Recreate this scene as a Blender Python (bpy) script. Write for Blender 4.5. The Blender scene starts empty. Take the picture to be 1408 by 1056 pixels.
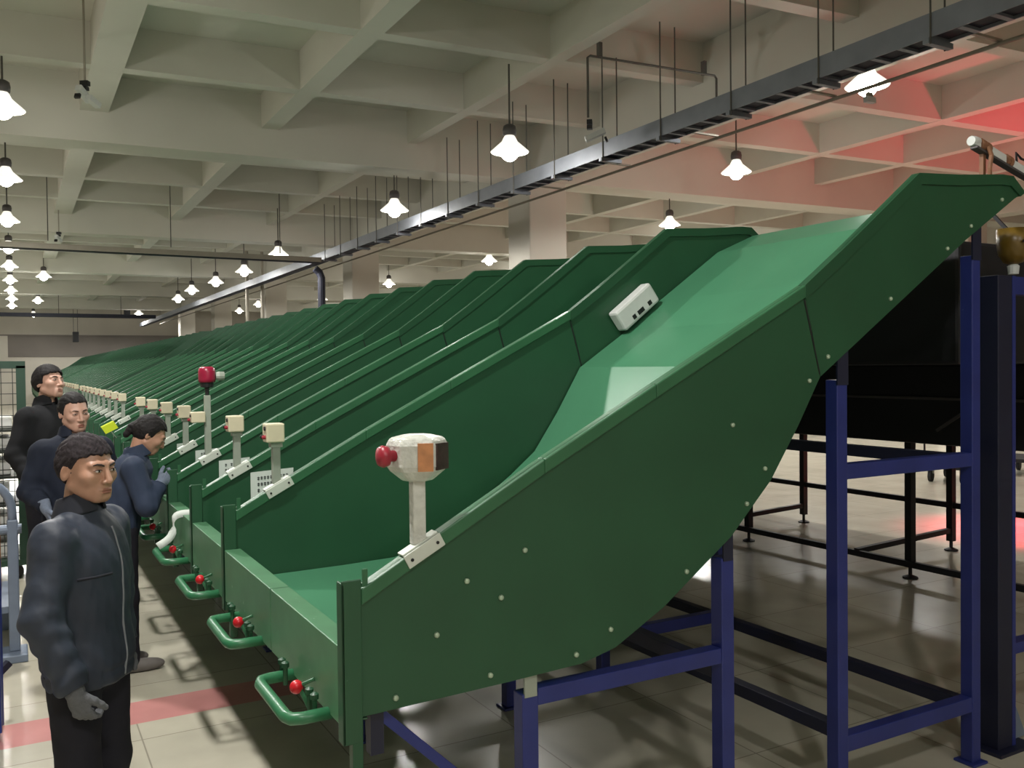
import bpy, bmesh, math, random
import numpy as np
from mathutils import Vector, Matrix
random.seed(7)
np.random.seed(7)
C = bpy.context.scene.collection
PI = math.pi

# ---------------------------------------------------------------- helpers
def lin(c):
    return tuple(((x/255.0)/12.92 if x/255.0 <= 0.04045 else ((x/255.0+0.055)/1.055)**2.4) for x in c)+(1.0,)

def mat(name, rgb, rough=0.5, metal=0.0, var=0.12, vscale=6.0, bump=0.0, bscale=60.0, spec=0.5,
        emit=None, estr=0.0, wear=None, wear_amt=0.0, wear_scale=9.0, trans=0.0, alpha=1.0):
    m = bpy.data.materials.new(name); m.use_nodes = True
    nt = m.node_tree; N = nt.nodes; L = nt.links
    b = N['Principled BSDF']
    b.inputs['Roughness'].default_value = rough
    b.inputs['Metallic'].default_value = metal
    b.inputs['Specular IOR Level'].default_value = spec
    b.inputs['Transmission Weight'].default_value = trans
    b.inputs['Alpha'].default_value = alpha
    base = lin(rgb)
    tc = N.new('ShaderNodeTexCoord')
    nz = N.new('ShaderNodeTexNoise'); nz.inputs['Scale'].default_value = vscale; nz.inputs['Detail'].default_value = 5
    L.new(tc.outputs['Object'], nz.inputs['Vector'])
    ramp = N.new('ShaderNodeValToRGB')
    ramp.color_ramp.elements[0].position = 0.3; ramp.color_ramp.elements[1].position = 0.7
    ramp.color_ramp.elements[0].color = tuple(x*(1-var) for x in base[:3])+(1,)
    ramp.color_ramp.elements[1].color = tuple(min(1, x*(1+var)) for x in base[:3])+(1,)
    L.new(nz.outputs['Fac'], ramp.inputs['Fac'])
    col = ramp.outputs['Color']
    if wear:
        n2 = N.new('ShaderNodeTexNoise'); n2.inputs['Scale'].default_value = wear_scale; n2.inputs['Detail'].default_value = 8
        n2.inputs['Roughness'].default_value = 0.7
        L.new(tc.outputs['Object'], n2.inputs['Vector'])
        r2 = N.new('ShaderNodeValToRGB')
        r2.color_ramp.elements[0].position = 0.70 - wear_amt; r2.color_ramp.elements[1].position = 0.74 - wear_amt*0.9
        mx = N.new('ShaderNodeMix'); mx.data_type = 'RGBA'
        L.new(n2.outputs['Fac'], r2.inputs['Fac']); L.new(r2.outputs['Color'], mx.inputs['Factor'])
        L.new(col, mx.inputs['A']); mx.inputs['B'].default_value = lin(wear)
        col = mx.outputs['Result']
    L.new(col, b.inputs['Base Color'])
    if bump > 0:
        n3 = N.new('ShaderNodeTexNoise'); n3.inputs['Scale'].default_value = bscale; n3.inputs['Detail'].default_value = 4
        L.new(tc.outputs['Object'], n3.inputs['Vector'])
        bp = N.new('ShaderNodeBump'); bp.inputs['Strength'].default_value = bump; bp.inputs['Distance'].default_value = 0.01
        L.new(n3.outputs['Fac'], bp.inputs['Height']); L.new(bp.outputs['Normal'], b.inputs['Normal'])
    if emit:
        b.inputs['Emission Color'].default_value = lin(emit); b.inputs['Emission Strength'].default_value = estr
    return m

class MB:
    """collects shapes, builds ONE mesh"""
    def __init__(s): s.v = []; s.f = []
    def add(s, vs, fs):
        o = len(s.v); s.v += [tuple(v) for v in vs]; s.f += [tuple(o+i for i in f) for f in fs]; return s
    def box(s, x0, x1, y0, y1, z0, z1):
        return s.add([(x, y, z) for x in (x0, x1) for y in (y0, y1) for z in (z0, z1)],
                     [(0,1,3,2),(4,6,7,5),(0,4,5,1),(2,3,7,6),(0,2,6,4),(1,5,7,3)])
    def obox(s, c, ax, ay, az):
        c, ax, ay, az = map(Vector, (c, ax, ay, az))
        vs = [c+i*ax+j*ay+k*az for i in (-1,1) for j in (-1,1) for k in (-1,1)]
        return s.add(vs, [(0,1,3,2),(4,6,7,5),(0,4,5,1),(2,3,7,6),(0,2,6,4),(1,5,7,3)])
    def bar(s, a, b, w, h=None, up=(0,0,1)):
        a, b = Vector(a), Vector(b); h = h or w
        d = (b-a); l = d.length/2; d.normalize(); up = Vector(up)
        if abs(d.dot(up)) > 0.98: up = Vector((0,1,0))
        sd = d.cross(up).normalized(); u2 = sd.cross(d)
        return s.obox((a+b)/2, d*l, sd*w/2, u2*h/2)
    def tube(s, pts, r, n=10, closed=False):
        pts = [Vector(p) for p in pts]; m = len(pts); rings = []
        prev = None
        for i, p in enumerate(pts):
            if closed: d = pts[(i+1) % m]-pts[i-1]
            else: d = pts[min(i+1, m-1)]-pts[max(i-1, 0)]
            d.normalize()
            if prev is None:
                a = Vector((0,0,1)) if abs(d.z) < .9 else Vector((1,0,0))
                e = d.cross(a).normalized()
            else:
                e = (prev - d*prev.dot(d)).normalized()
            prev = e; g = d.cross(e)
            rr = r[i] if isinstance(r, (list, tuple)) else r
            rings.append([p+(e*math.cos(2*PI*k/n)+g*math.sin(2*PI*k/n))*rr for k in range(n)])
        vs = [v for rg in rings for v in rg]; fs = []
        for i in range(m if closed else m-1):
            j = (i+1) % m
            for k in range(n): fs.append((i*n+k, i*n+(k+1) % n, j*n+(k+1) % n, j*n+k))
        if not closed:
            fs.append(tuple(range(n-1, -1, -1))); fs.append(tuple((m-1)*n+k for k in range(n)))
        return s.add(vs, fs)
    def lathe(s, c, prof, n=20, axis='Z', caps=True):
        c = Vector(c); vs = []; fs = []
        for (r, h) in prof:
            for k in range(n):
                a = 2*PI*k/n; x, y = r*math.cos(a), r*math.sin(a)
                vs.append(c+(Vector((x, y, h)) if axis == 'Z' else Vector((h, x, y)) if axis == 'X' else Vector((y, h, x))))
        m = len(prof)
        for i in range(m-1):
            for k in range(n): fs.append((i*n+k, i*n+(k+1) % n, (i+1)*n+(k+1) % n, (i+1)*n+k))
        if caps:
            fs.append(tuple(range(n-1, -1, -1))); fs.append(tuple((m-1)*n+k for k in range(n)))
        return s.add(vs, fs)
    def sphere(s, c, r, n=14, sc=(1,1,1)):
        prof = [(r*math.sin(PI*i/n)+1e-5, -r*math.cos(PI*i/n)) for i in range(n+1)]
        o = len(s.v); s.lathe((0,0,0), prof, n)
        for i in range(o, len(s.v)):
            v = s.v[i]; s.v[i] = (v[0]*sc[0]+c[0], v[1]*sc[1]+c[1], v[2]*sc[2]+c[2])
        return s
    def prism(s, poly, y0, y1):
        """polygon in X,Z extruded along Y"""
        n = len(poly)
        vs = [(x, y0, z) for x, z in poly]+[(x, y1, z) for x, z in poly]
        fs = [tuple(range(n)), tuple(range(2*n-1, n-1, -1))]
        for i in range(n): j = (i+1) % n; fs.append((j, i, n+i, n+j))
        return s.add(vs, fs)
    def band(s, top, bot, y0, y1):
        """strip between two polylines (same count) in X,Z extruded along Y"""
        n = len(top)
        for i in range(n-1):
            s.prism([top[i], top[i+1], bot[i+1], bot[i]], y0, y1)
        return s
    def build(s, name, m=None, parent=None, loc=None, smooth=False, bevel=0.0):
        me = bpy.data.meshes.new(name); me.from_pydata([tuple(v) for v in s.v], [], s.f)
        bm = bmesh.new(); bm.from_mesh(me); bmesh.ops.recalc_face_normals(bm, faces=bm.faces); bm.to_mesh(me); bm.free()
        o = bpy.data.objects.new(name, me); C.objects.link(o)
        if m: me.materials.append(m)
        if parent: o.parent = parent
        if loc: o.location = loc
        if smooth:
            for p in me.polygons: p.use_smooth = True
        if bevel > 0:
            md = o.modifiers.new('bevel', 'BEVEL'); md.width = bevel; md.segments = 2; md.limit_method = 'ANGLE'
        return o

def tag(o, label, cat, group=None):
    o['label'] = label; o['category'] = cat
    if group: o['group'] = group
    return o
def struct(o): o['kind'] = 'structure'; return o
def thing(name, label, cat, loc=(0,0,0), rz=0.0, group=None, scale=1.0):
    o = bpy.data.objects.new(name, None); C.objects.link(o)
    o.location = loc; o.rotation_euler = (0, 0, rz); o.scale = (scale,)*3; o.empty_display_size = 0.1
    return tag(o, label, cat, group)
def dup(root, loc, label=None, group=None, skip=()):
    r = root.copy(); C.objects.link(r); r.location = loc
    if label: r['label'] = label
    if group: r['group'] = group
    for ch in list(root.children):
        if ch.name.split('.')[0] in skip: continue
        c = ch.copy(); C.objects.link(c); c.parent = r
        for g in ch.children:
            d = g.copy(); C.objects.link(d); d.parent = c
    return r
ORD = ['first','second','third','fourth','fifth','sixth','seventh','eighth','ninth','tenth','eleventh','twelfth',
       'thirteenth','fourteenth','fifteenth','sixteenth','seventeenth','eighteenth','nineteenth','twentieth']

# ---------------------------------------------------------------- materials
M = {}
M['ceil'] = mat('ceiling_paint', (204,202,190), 0.9, var=0.05, vscale=0.7)
M['wall'] = mat('wall_paint', (205,200,188), 0.85, var=0.05, vscale=0.8)
M['wall_low'] = mat('wall_grey', (128,122,116), 0.8, var=0.08, vscale=0.8)
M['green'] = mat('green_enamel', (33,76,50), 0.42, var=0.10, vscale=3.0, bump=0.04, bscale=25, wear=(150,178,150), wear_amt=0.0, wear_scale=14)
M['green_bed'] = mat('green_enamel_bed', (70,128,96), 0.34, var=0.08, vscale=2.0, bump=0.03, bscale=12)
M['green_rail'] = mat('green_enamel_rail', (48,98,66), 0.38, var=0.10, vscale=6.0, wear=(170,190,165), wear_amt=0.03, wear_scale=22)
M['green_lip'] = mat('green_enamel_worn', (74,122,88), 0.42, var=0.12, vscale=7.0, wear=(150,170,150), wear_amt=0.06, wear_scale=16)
M['handle'] = mat('green_tube_paint', (50,112,76), 0.35, var=0.1, vscale=9)
M['steel'] = mat('galvanised_steel', (165,168,160), 0.42, 0.7, var=0.1, vscale=20)
M['paleb'] = mat('worn_bolt', (170,190,165), 0.5, 0.3, var=0.1, vscale=30)
M['red'] = mat('red_plastic', (200,28,40), 0.35, var=0.08, vscale=20)
M['redlamp'] = mat('red_lamp_dome', (150,26,58), 0.3, var=0.06, vscale=30)
M['redcap'] = mat('dull_red_button', (150,36,52), 0.4, var=0.08, vscale=20)
M['black'] = mat('black_plastic', (22,22,24), 0.5, var=0.1, vscale=20)
M['cream'] = mat('cream_plastic', (206,198,170), 0.5, var=0.05, vscale=12)
M['greypost'] = mat('grey_painted_post', (152,160,148), 0.5, 0.2, var=0.06, vscale=12)
M['plate'] = mat('white_plate', (196,202,192), 0.5, 0.1, var=0.05, vscale=14)
M['paper'] = mat('paper', (205,212,206), 0.8, var=0.03, vscale=10)
M['ink'] = mat('ink', (60,66,66), 0.8, var=0.1, vscale=20)
M['blue'] = mat('blue_enamel', (36,46,112), 0.42, var=0.12, vscale=5.0, bump=0.04, bscale=30, wear=(110,116,140), wear_amt=-0.02, wear_scale=20)
M['navy'] = mat('dark_navy_steel', (22,25,48), 0.5, var=0.12, vscale=4.0)
M['dark'] = mat('dark_machine_steel', (22,22,26), 0.6, var=0.15, vscale=3.0)
M['tray'] = mat('galvanised_tray', (128,132,140), 0.5, 0.45, var=0.1, vscale=4)
M['trayd'] = mat('dark_cable', (40,42,56), 0.7, var=0.2, vscale=6)
M['rod'] = mat('dull_steel_rod', (92,90,84), 0.55, 0.4, var=0.1, vscale=8)
M['pipe'] = mat('grey_conduit', (150,144,130), 0.5, 0.2, var=0.06, vscale=5)
M['lampcap'] = mat('lamp_cap', (88,84,84), 0.5, 0.3, var=0.08, vscale=12)
M['shade'] = mat('lamp_glass_shade', (240,240,235), 0.3, var=0.02, vscale=10, emit=(255,250,235), estr=0.75)
M['bulb'] = mat('lamp_bulb', (255,255,250), 0.3, var=0.0, emit=(255,250,238), estr=30.0)
M['white'] = mat('white_plastic', (205,208,205), 0.45, var=0.05, vscale=14)
M['amber'] = mat('amber_plastic', (100,78,24), 0.35, var=0.15, vscale=14)
M['tape'] = mat('brown_tape', (128,88,62), 0.6, var=0.2, vscale=30)
M['yellowcard'] = mat('yellow_green_card', (190,205,30), 0.6, var=0.05, vscale=20)
M['film'] = mat('cling_film_wrap', (196,198,190), 0.25, var=0.12, vscale=30, bump=0.6, bscale=45)
M['orangelabel'] = mat('orange_label', (186,128,86), 0.4, var=0.15, vscale=40)
M['darkgrid'] = mat('dark_red_panel', (62,46,46), 0.4, var=0.35, vscale=50)
M['cagegreen'] = mat('dark_green_cage', (32,62,48), 0.5, var=0.1, vscale=8)
M['wire'] = mat('dark_wire', (45,50,46), 0.5, 0.5, var=0.1, vscale=8)
M['parcel'] = mat('white_parcel', (225,224,220), 0.6, var=0.05, vscale=6)
M['bluecart'] = mat('blue_cart_panel', (38,56,128), 0.4, var=0.12, vscale=6, bump=0.05, bscale=20)
M['greyblue'] = mat('grey_blue_tube', (112,124,142), 0.45, 0.1, var=0.08, vscale=9)
M['orange'] = mat('orange_parcel', (172,112,58), 0.7, var=0.12, vscale=10)
M['rubber'] = mat('grey_rubber', (92,92,92), 0.8, var=0.1, vscale=15)
M['card'] = mat('tan_card', (150,120,90), 0.8, var=0.1, vscale=10)

def floor_mat():
    m = bpy.data.materials.new('glossy_beige_tile_floor'); m.use_nodes = True
    nt = m.node_tree; N = nt.nodes; L = nt.links; b = N['Principled BSDF']
    tc = N.new('ShaderNodeTexCoord')
    br = N.new('ShaderNodeTexBrick'); br.offset = 0.0; br.squash = 1.0
    br.inputs['Scale'].default_value = 1.0; br.inputs['Brick Width'].default_value = 0.8; br.inputs['Row Height'].default_value = 0.8
    br.inputs['Mortar Size'].default_value = 0.004; br.inputs['Mortar Smooth'].default_value = 0.3
    br.inputs['Color1'].default_value = lin((196,190,172)); br.inputs['Color2'].default_value = lin((188,183,166)); br.inputs['Mortar'].default_value = lin((150,145,130))
    mp = N.new('ShaderNodeMapping'); mp.inputs['Location'].default_value = (0.30, 0.25, 0)
    L.new(tc.outputs['Object'], mp.inputs['Vector']); L.new(mp.outputs['Vector'], br.inputs['Vector'])
    # a row of pink tiles
    sp = N.new('ShaderNodeSeparateXYZ'); L.new(tc.outputs['Object'], sp.inputs['Vector'])
    a = N.new('ShaderNodeMath'); a.operation = 'SUBTRACT'; L.new(sp.outputs['Y'], a.inputs[0]); a.inputs[1].default_value = STRIPE
    ab = N.new('ShaderNodeMath'); ab.operation = 'ABSOLUTE'; L.new(a.outputs[0], ab.inputs[0])
    lt = N.new('ShaderNodeMath'); lt.operation = 'LESS_THAN'; L.new(ab.outputs[0], lt.inputs[0]); lt.inputs[1].default_value = STRIPEW
    l2 = N.new('ShaderNodeMath'); l2.operation = 'LESS_THAN'; L.new(sp.outputs['X'], l2.inputs[0]); l2.inputs[1].default_value = 2.4
    m2 = N.new('ShaderNodeMath'); m2.operation = 'MULTIPLY'; L.new(lt.outputs[0], m2.inputs[0]); L.new(l2.outputs[0], m2.inputs[1])
    mx = N.new('ShaderNodeMix'); mx.data_type = 'RGBA'; L.new(m2.outputs[0], mx.inputs['Factor'])
    L.new(br.outputs['Color'], mx.inputs['A']); mx.inputs['B'].default_value = lin((204,142,138))
    nz = N.new('ShaderNodeTexNoise'); nz.inputs['Scale'].default_value = 2.2; nz.inputs['Detail'].default_value = 7
    L.new(tc.outputs['Object'], nz.inputs['Vector'])
    rp = N.new('ShaderNodeValToRGB'); rp.color_ramp.elements[0].position = .3; rp.color_ramp.elements[1].position = .7
    rp.color_ramp.elements[0].color = (.86,.86,.86,1); rp.color_ramp.elements[1].color = (1.06,1.06,1.06,1)
    L.new(nz.outputs['Fac'], rp.inputs['Fac'])
    mu = N.new('ShaderNodeMix'); mu.data_type = 'RGBA'; mu.blend_type = 'MULTIPLY'; mu.inputs['Factor'].default_value = 1
    L.new(mx.outputs['Result'], mu.inputs['A']); L.new(rp.outputs['Color'], mu.inputs['B'])
    L.new(mu.outputs['Result'], b.inputs['Base Color'])
    b.inputs['Roughness'].default_value = 0.22
    return m
STRIPE, STRIPEW = 4.93, 0.16
M['floor'] = floor_mat()
# ---------------------------------------------------------------- the hall
ZR, ZS, ZMB = 5.365, 5.87, 4.94          # rib underside, slab, main beam underside
X0, X1, YA, YB = -9.0, 24.0, -6.0, 57.0
SK = -0.072                               # the cross beams run slightly askew to the chutes
H = MB().box(X0-.3, X1+.3, YA-.3, YB+.3, -0.3, 0.0)
fl = struct(H.build('floor', M['floor']))
w = struct(MB().box(X0-.2, X1+.2, YB, YB+.2, 0, ZS).build('wall_back', M['wall']))
struct(MB().box(X0-.2, X0, YA, YB, 0, ZS).build('wall_left', M['wall']))
struct(MB().box(X1, X1+.2, YA, YB, 0, ZS).build('wall_right', M['wall']))
struct(MB().box(X0-.2, X1+.2, YA-.2, YA, 0, ZS).build('wall_front', M['wall']))
# grey shutter band, ledge and white pier on the back wall
struct(MB().box(-0.3, 16, YB-.06, YB, 2.62, 3.80).build('trim_1', M['wall_low']))
struct(MB().box(X0, 16, YB-.14, YB, 3.80, 3.88).build('trim_2', M['wall_low']))
struct(MB().box(-1.0, -0.3, YB-.25, YB, 0, 3.80).build('trim_3', M['wall']))
# coffered ceiling: slab, ribs and deep main beams
ce = MB().box(X0, X1, YA, YB, ZS, ZS+.2)
def xbeam(y, wdt, z0):
    """beam along X, near edge of its underside at y when X = 0"""
    ce.add([(X0, y+SK*X0, z0),(X1, y+SK*X1, z0),(X1, y+SK*X1+wdt, z0),(X0, y+SK*X0+wdt, z0),
            (X0, y+SK*X0, ZS+.02),(X1, y+SK*X1, ZS+.02),(X1, y+SK*X1+wdt, ZS+.02),(X0, y+SK*X0+wdt, ZS+.02)],
           [(0,1,2,3),(0,4,5,1),(1,5,6,2),(2,6,7,3),(3,7,4,0)])
for k in range(-1, 5):
    y = 13.65+9.1*k
    xbeam(y, .5, ZMB+.004)
    for d in (2.35, 4.75, 7.05): xbeam(y+d, .2, ZR+.004)
xbeam(13.65-18.2+7.05, .2, ZR+.004)
for x, wd, z in ((-8.0,.3,ZR),(-5.8,.22,ZR),(-3.6,.22,ZR),(-1.4,.3,ZR),(.85,.36,ZR),(3.28,.26,ZR),(5.55,.18,ZR),(7.75,.5,ZMB),(12.1,.2,ZR),(14.1,.2,ZR),(16.3,.2,ZR),(18.6,.5,ZMB),(21,.2,ZR)):
    ce.box(x, x+wd, YA, YB, z, ZS+.02)
struct(ce.build('ceiling', M['ceil']))
# concrete columns under the main beams
for i, k in enumerate(range(0, 5)):
    y = 13.05+9.1*k
    struct(MB().box(7.69, 8.44, y, y+.75, 0, 4.95).build('trim_%d' % (4+i), M['wall'], bevel=.02))
    struct(MB().box(18.5, 19.2, y-.8, y-.05, 0, 4.95).build('trim_%d' % (10+i), M['wall'], bevel=.02))

# ---------------------------------------------------------------- pendant lamps
SHADE = MB().lathe((0,0,0), [(.055,.20),(.075,.17),(.10,.12),(.235,.0),(.225,-.01),(.09,.11),(.05,.15)], 24, caps=False)
def make_lamp():
    t = thing('pendant_lamp', 'x', 'lamp')
    MB().lathe((0,0,0), [(.045,.33),(.075,.31),(.085,.26),(.08,.20),(.05,.19)], 16).build('lamp_cap', M['lampcap'], t, smooth=True)
    SHADE.build('lamp_shade', M['shade'], t, smooth=True)
    MB().sphere((0,0,.0), .11, 12, (1,1,1.05)).build('bulb', M['bulb'], t, smooth=True)
    MB().tube([(0,0,.32),(0,0,1.06)], .012, 8).build('hanging_rod', M['rod'], t)
    return t
lamp0 = make_lamp()
LAMPS = []
left_row = [(-.06, 7.4), (-.06,11.7),(-.06,15.9),(-.07,20.3),(-.07,24.8),(-.07,29.0),(-.07,33.4),(-.06,37.6),(-.04,41.8),(-.05,46.2)]
for i, p in enumerate(left_row[1:]):
    LAMPS.append((p, 'white pendant lamp in the row at the left edge, %s from the near end' % ORD[i], 'pendant lamps in the left row'))
for i, p in enumerate([(.86,31.7),(.92,42.5),(.92,52.9)]):
    LAMPS.append((p, 'small pendant lamp just right of the left row, %s of three' % ('nearest','middle one','farthest')[i], 'pendant lamps beside the left row'))
for i, p in enumerate([(5.30,9.45,4.375),(5.54,13.8,4.375),(5.3,20.3,4.375),(5.4,24.2,4.375),(5.3,27.5,4.375),(5.13,30.6,4.375),(5.3,34.5,4.375),(5.75,50.3)]):
    LAMPS.append((p, 'glowing pendant lamp along the left of the cable tray, %s from the near end' % ORD[i], 'pendant lamps beside the cable tray'))
for i, (p, l) in enumerate([((8.12,6.54),'large bright pendant lamp just under the near part of the cable tray'),
        ((9.9,10.42),'bright pendant lamp alone in the middle of the pink tinted ceiling'),
        ((12.33,15.0),'pendant lamp low over the row of green chutes, right of the cable tray'),
        ((11.8,22.3),'pendant lamp seen just above the chute tops behind the first column'),
        ((11.75,29.9),'small far pendant lamp above the chute tops, right of the second column'),
        ((11.7,37.6),'tiny far pendant lamp above the chute tops, fourth in the right row'),
        ((9.9,41.6),'small pendant lamp hanging behind the two thin far pipes'),
        ((10.1,46.5),'farthest tiny lamp right of the far columns')]):
    LAMPS.append((p, l, 'pendant lamps right of the cable tray'))
LAMPS = [((p+(4.765,))[:3], l, g) for p, l, g in LAMPS]
for i, (p, l, g) in enumerate(LAMPS):
    if i == 0: lamp0.location = p; lamp0['label'] = l; lamp0['group'] = g
    else: dup(lamp0, p, l, g)
def point(name, loc, e, col=(1,.95,.86), r=.12):
    d = bpy.data.lights.new(name, 'POINT'); d.energy = e; d.color = col; d.shadow_soft_size = r
    o = bpy.data.objects.new(name, d); C.objects.link(o); o.location = loc; return o
def spot(name, loc, tgt, e, col, ang, r=.15, blend=.8):
    d = bpy.data.lights.new(name, 'SPOT'); d.energy = e; d.color = col; d.spot_size = math.radians(ang); d.spot_blend = blend; d.shadow_soft_size = r
    o = bpy.data.objects.new(name, d); C.objects.link(o); o.location = loc
    o.rotation_euler = (Vector(tgt)-Vector(loc)).to_track_quat('-Z', 'Y').to_euler(); return o
LE, LDZ = 190.0, -.12
def lamp_and_fill_light(x, y, z, k=1.0):
    spot('lamp_and_fill_light', (x, y, z), (x, y, 0), LE*k, (1,.975,.93), 172, .12, .25)
    point('lamp_and_fill_glow', (x, y, z), LE*.16, (1,.975,.93))
for (x, y, z), l, g in LAMPS: lamp_and_fill_light(x, y, z+LDZ, 3.0 if (x > 5 and 50 < y < 51) else .75 if y > 18 else 1.0)
for y, k in ((-1.3, .9), (3.0, 2.0), (7.4, 2.0)): lamp_and_fill_light(-.06, y, 4.65, k)
lamp_and_fill_light(2.5, -4.5, 4.65, .75)  # added fill light behind the camera, brightens the near side panel
for x, y in ((15.5,11.2),(14.5,13.5),(13.8,12.2)): spot('lamp_and_fill_light', (x, y, 4.5), (x, y, 0), LE*1.2, (1,.975,.93), 150, .12, .4)  # added unseen fill spots, brighten the floor beyond the chutes
for x, y in ((-4.6,20),(-4.6,29),(-4.6,38),(-4.6,47),(16.5,19),(16.5,28),(16.5,38),(16.5,48)):
    lamp_and_fill_light(x, y, 4.65)

# ---------------------------------------------------------------- cable tray, conduit and cameras
TX0, TX1, TZ0, TZ1 = 5.98, 6.20, 4.175, 4.355
t = thing('cable_tray', 'long grey steel cable tray hanging diagonally under the ceiling above the chutes', 'cable tray', (TX0, 0, TZ0))
MB().bar((0,-3,.09),(0,52,.09),.012,.18).build('side_rail', M['tray'], t)
MB().bar((.22,-3,.09),(.22,52,.09),.012,.18).build('side_rail', M['tray'], t)
q = MB()
for i in range(220): q.box(0, .22, -3+i*.25, -3+i*.25+.045, -.003, .02)
r = q.build('rungs', M['tray'], t); r['kind'] = 'stuff'
MB().box(.015, .205, -3, 52, .022, .08).build('cable_bundle', M['trayd'], t)
for i in range(16):
    MB().box(-.03, .26, 3.2+i*1.05, 3.25+i*1.05, -.045, -.003).build('support_bracket', M['tray'], t)
for i in range(16):
    y = 3.2+i*1.05
    for dx, dy in ((-.01, .0), (.23, .05)):
        MB().tube([(dx, y+dy, -.05), (dx, y+dy, ZR+.0-TZ0)], .008, 6).build('hanger_rod', M['rod'], t)
t = thing('conduit_pipe', 'thin grey conduit running along the right side of the cable tray', 'pipe', (6.75, 0, 4.24))
MB().tube([(0,-3,0),(0,50,0)], .018, 8).build('pipe', M['pipe'], t)
for i in range(5):
    MB().box(-.40, .03, 4.2+i*1.6, 4.23+i*1.6, .02, .04).build('pipe_clip', M['pipe'], t)
t = thing('exit_lamp', 'small white lamp on the conduit beside the cable tray', 'lamp', (6.8, 5.45, 4.12))
MB().box(-.05, .06, -.02, .03, .0, .05).build('lamp_body', M['white'], t); MB().box(-.03,.03,-.01,.02,.05,.09).build('mount', M['pipe'], t)
# cross tray on the far left
t = thing('cable_tray', 'dark cable tray crossing the hall from left to right under the far ceiling', 'cable tray', (0, 19, 4.10))
MB().box(-8.5, 5.9, -.02, 0, 0, .10).build('side_rail', M['pipe'], t); MB().box(-8.5, 5.9, .3, .32, 0, .10).build('side_rail', M['tray'], t)
MB().box(-8.5, 5.9, 0, .3, .01, .06).build('cable_bundle', M['trayd'], t)
for i in range(6):
    MB().tube([(-6+i*2.2, .0, .15), (-6+i*2.2, .0, 1.45)], .01, 6).build('hanger_rod', M['rod'], t)
t = thing('cable_tray', 'thin dark cable tray crossing near the far end wall', 'cable tray', (0, 45, 4.25))
MB().box(-8.5, 5.9, 0, .4, 0, .16).build('channel', M['trayd'], t)
for i in range(5):
    MB().tube([(-6+i*2.6, .2, .16), (-6+i*2.6, .2, 1.2)], .015, 6).build('hanger_rod', M['rod'], t)
# two long drop pipes in front of the far ceiling
for i, (x, y) in enumerate(((6.1, 27.0), (6.55, 27.0))):
    t = tag(MB().tube([(x, y, 2.42), (x, y, 5.3)], .05, 10).build('drop_pipe', M['pipe']), ('left','right')[i]+' one of two thin vertical pipes behind the far chutes', 'pipe', 'vertical pipes behind the far chutes')
t = tag(MB().tube([(6.15,20.3,4.1),(6.25,20.3,4.02),(6.3,20.3,3.9),(6.3,20.3,2.42)], .09, 12).build('drop_pipe', M['trayd']), 'dark bent cable duct dropping from the cable tray behind the chutes', 'pipe')
# camera hanger and cameras
def camera(label, loc, rz, h, two=False):
    t = thing('security_camera', label, 'camera', loc, rz)
    MB().tube([(0,0,.12),(0,0,h)], .012, 8).build('hanging_rod', M['pipe'], t)
    MB().box(-.045,.045,-.03,.03,.08,.13).box(-.03,.03,-.03,.03,.03,.07).build('bracket', M['black'], t)
    MB().obox((0.02,-.06,-.03), (.035,0,0), (0,.11,-.045), (0,.012,.03)).build('camera_body', M['white'], t, bevel=.008)
    MB().obox((0.02,-.18,-.085), (.03,0,0), (0,.012,-.005), (0,.01,.024)).build('lens', M['black'], t)
    return t
t = thing('conduit_bracket', 'thin bent conduit frame hanging from the ceiling rib left of the cable tray', 'pipe', (5.6, 8.2, 5.2))
MB().tube([(0,0,-.68),(0,0,-.02),(.03,-.01,.0),(1.73,-.13,0),(1.76,-.13,-.03),(1.76,-.13,-.5)], .014, 8).build('pipe', M['rod'], t)
for x in (.15, 1.6): MB().box(x-.02, x+.02, -.04-.05*x, .02-.05*x, .0, .16).build('clip', M['rod'], t)
camera('small grey security camera hanging from the bent conduit left of the cable tray', (5.62, 8.2, 4.36), .9, .1)
t = camera('security camera hanging on a long rod at the upper left', (.73, 10.75, 4.80), -.6, 1.05)
MB().obox((.12,-.05,-.11), (.03,0,0), (.03,.05,-.035), (0,.012,.03)).build('lamp_head', M['white'], t)
camera('small security camera farther back under the left ceiling beams', (.92, 22.2, 4.75), -.5, 1.1)
# hanging loudspeaker boxes at the far end
for i, (x, y, z) in enumerate(((5.2, 50.5, 4.55), (9.8, 49.0, 4.35), (2.9, 53.0, 3.35))):
    t = thing('hanging_speaker', ('dark box loudspeaker hung near the far bright lamp', 'dark box loudspeaker hung in front of the far white column', 'small dark box hung low before the grey end wall')[i], 'speaker', (x, y, z))
    MB().box(-.15,.15,-.15,.15,0,.55).build('cabinet', M['black'], t, bevel=.02)
    MB().tube([(-.1,0,.55),(-.1,0,ZMB-z+.3)], .015, 6).build('hanging_rod', M['rod'], t); MB().tube([(.1,0,.55),(.1,0,ZMB-z+.3)], .015, 6).build('hanging_rod', M['rod'], t)
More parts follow.
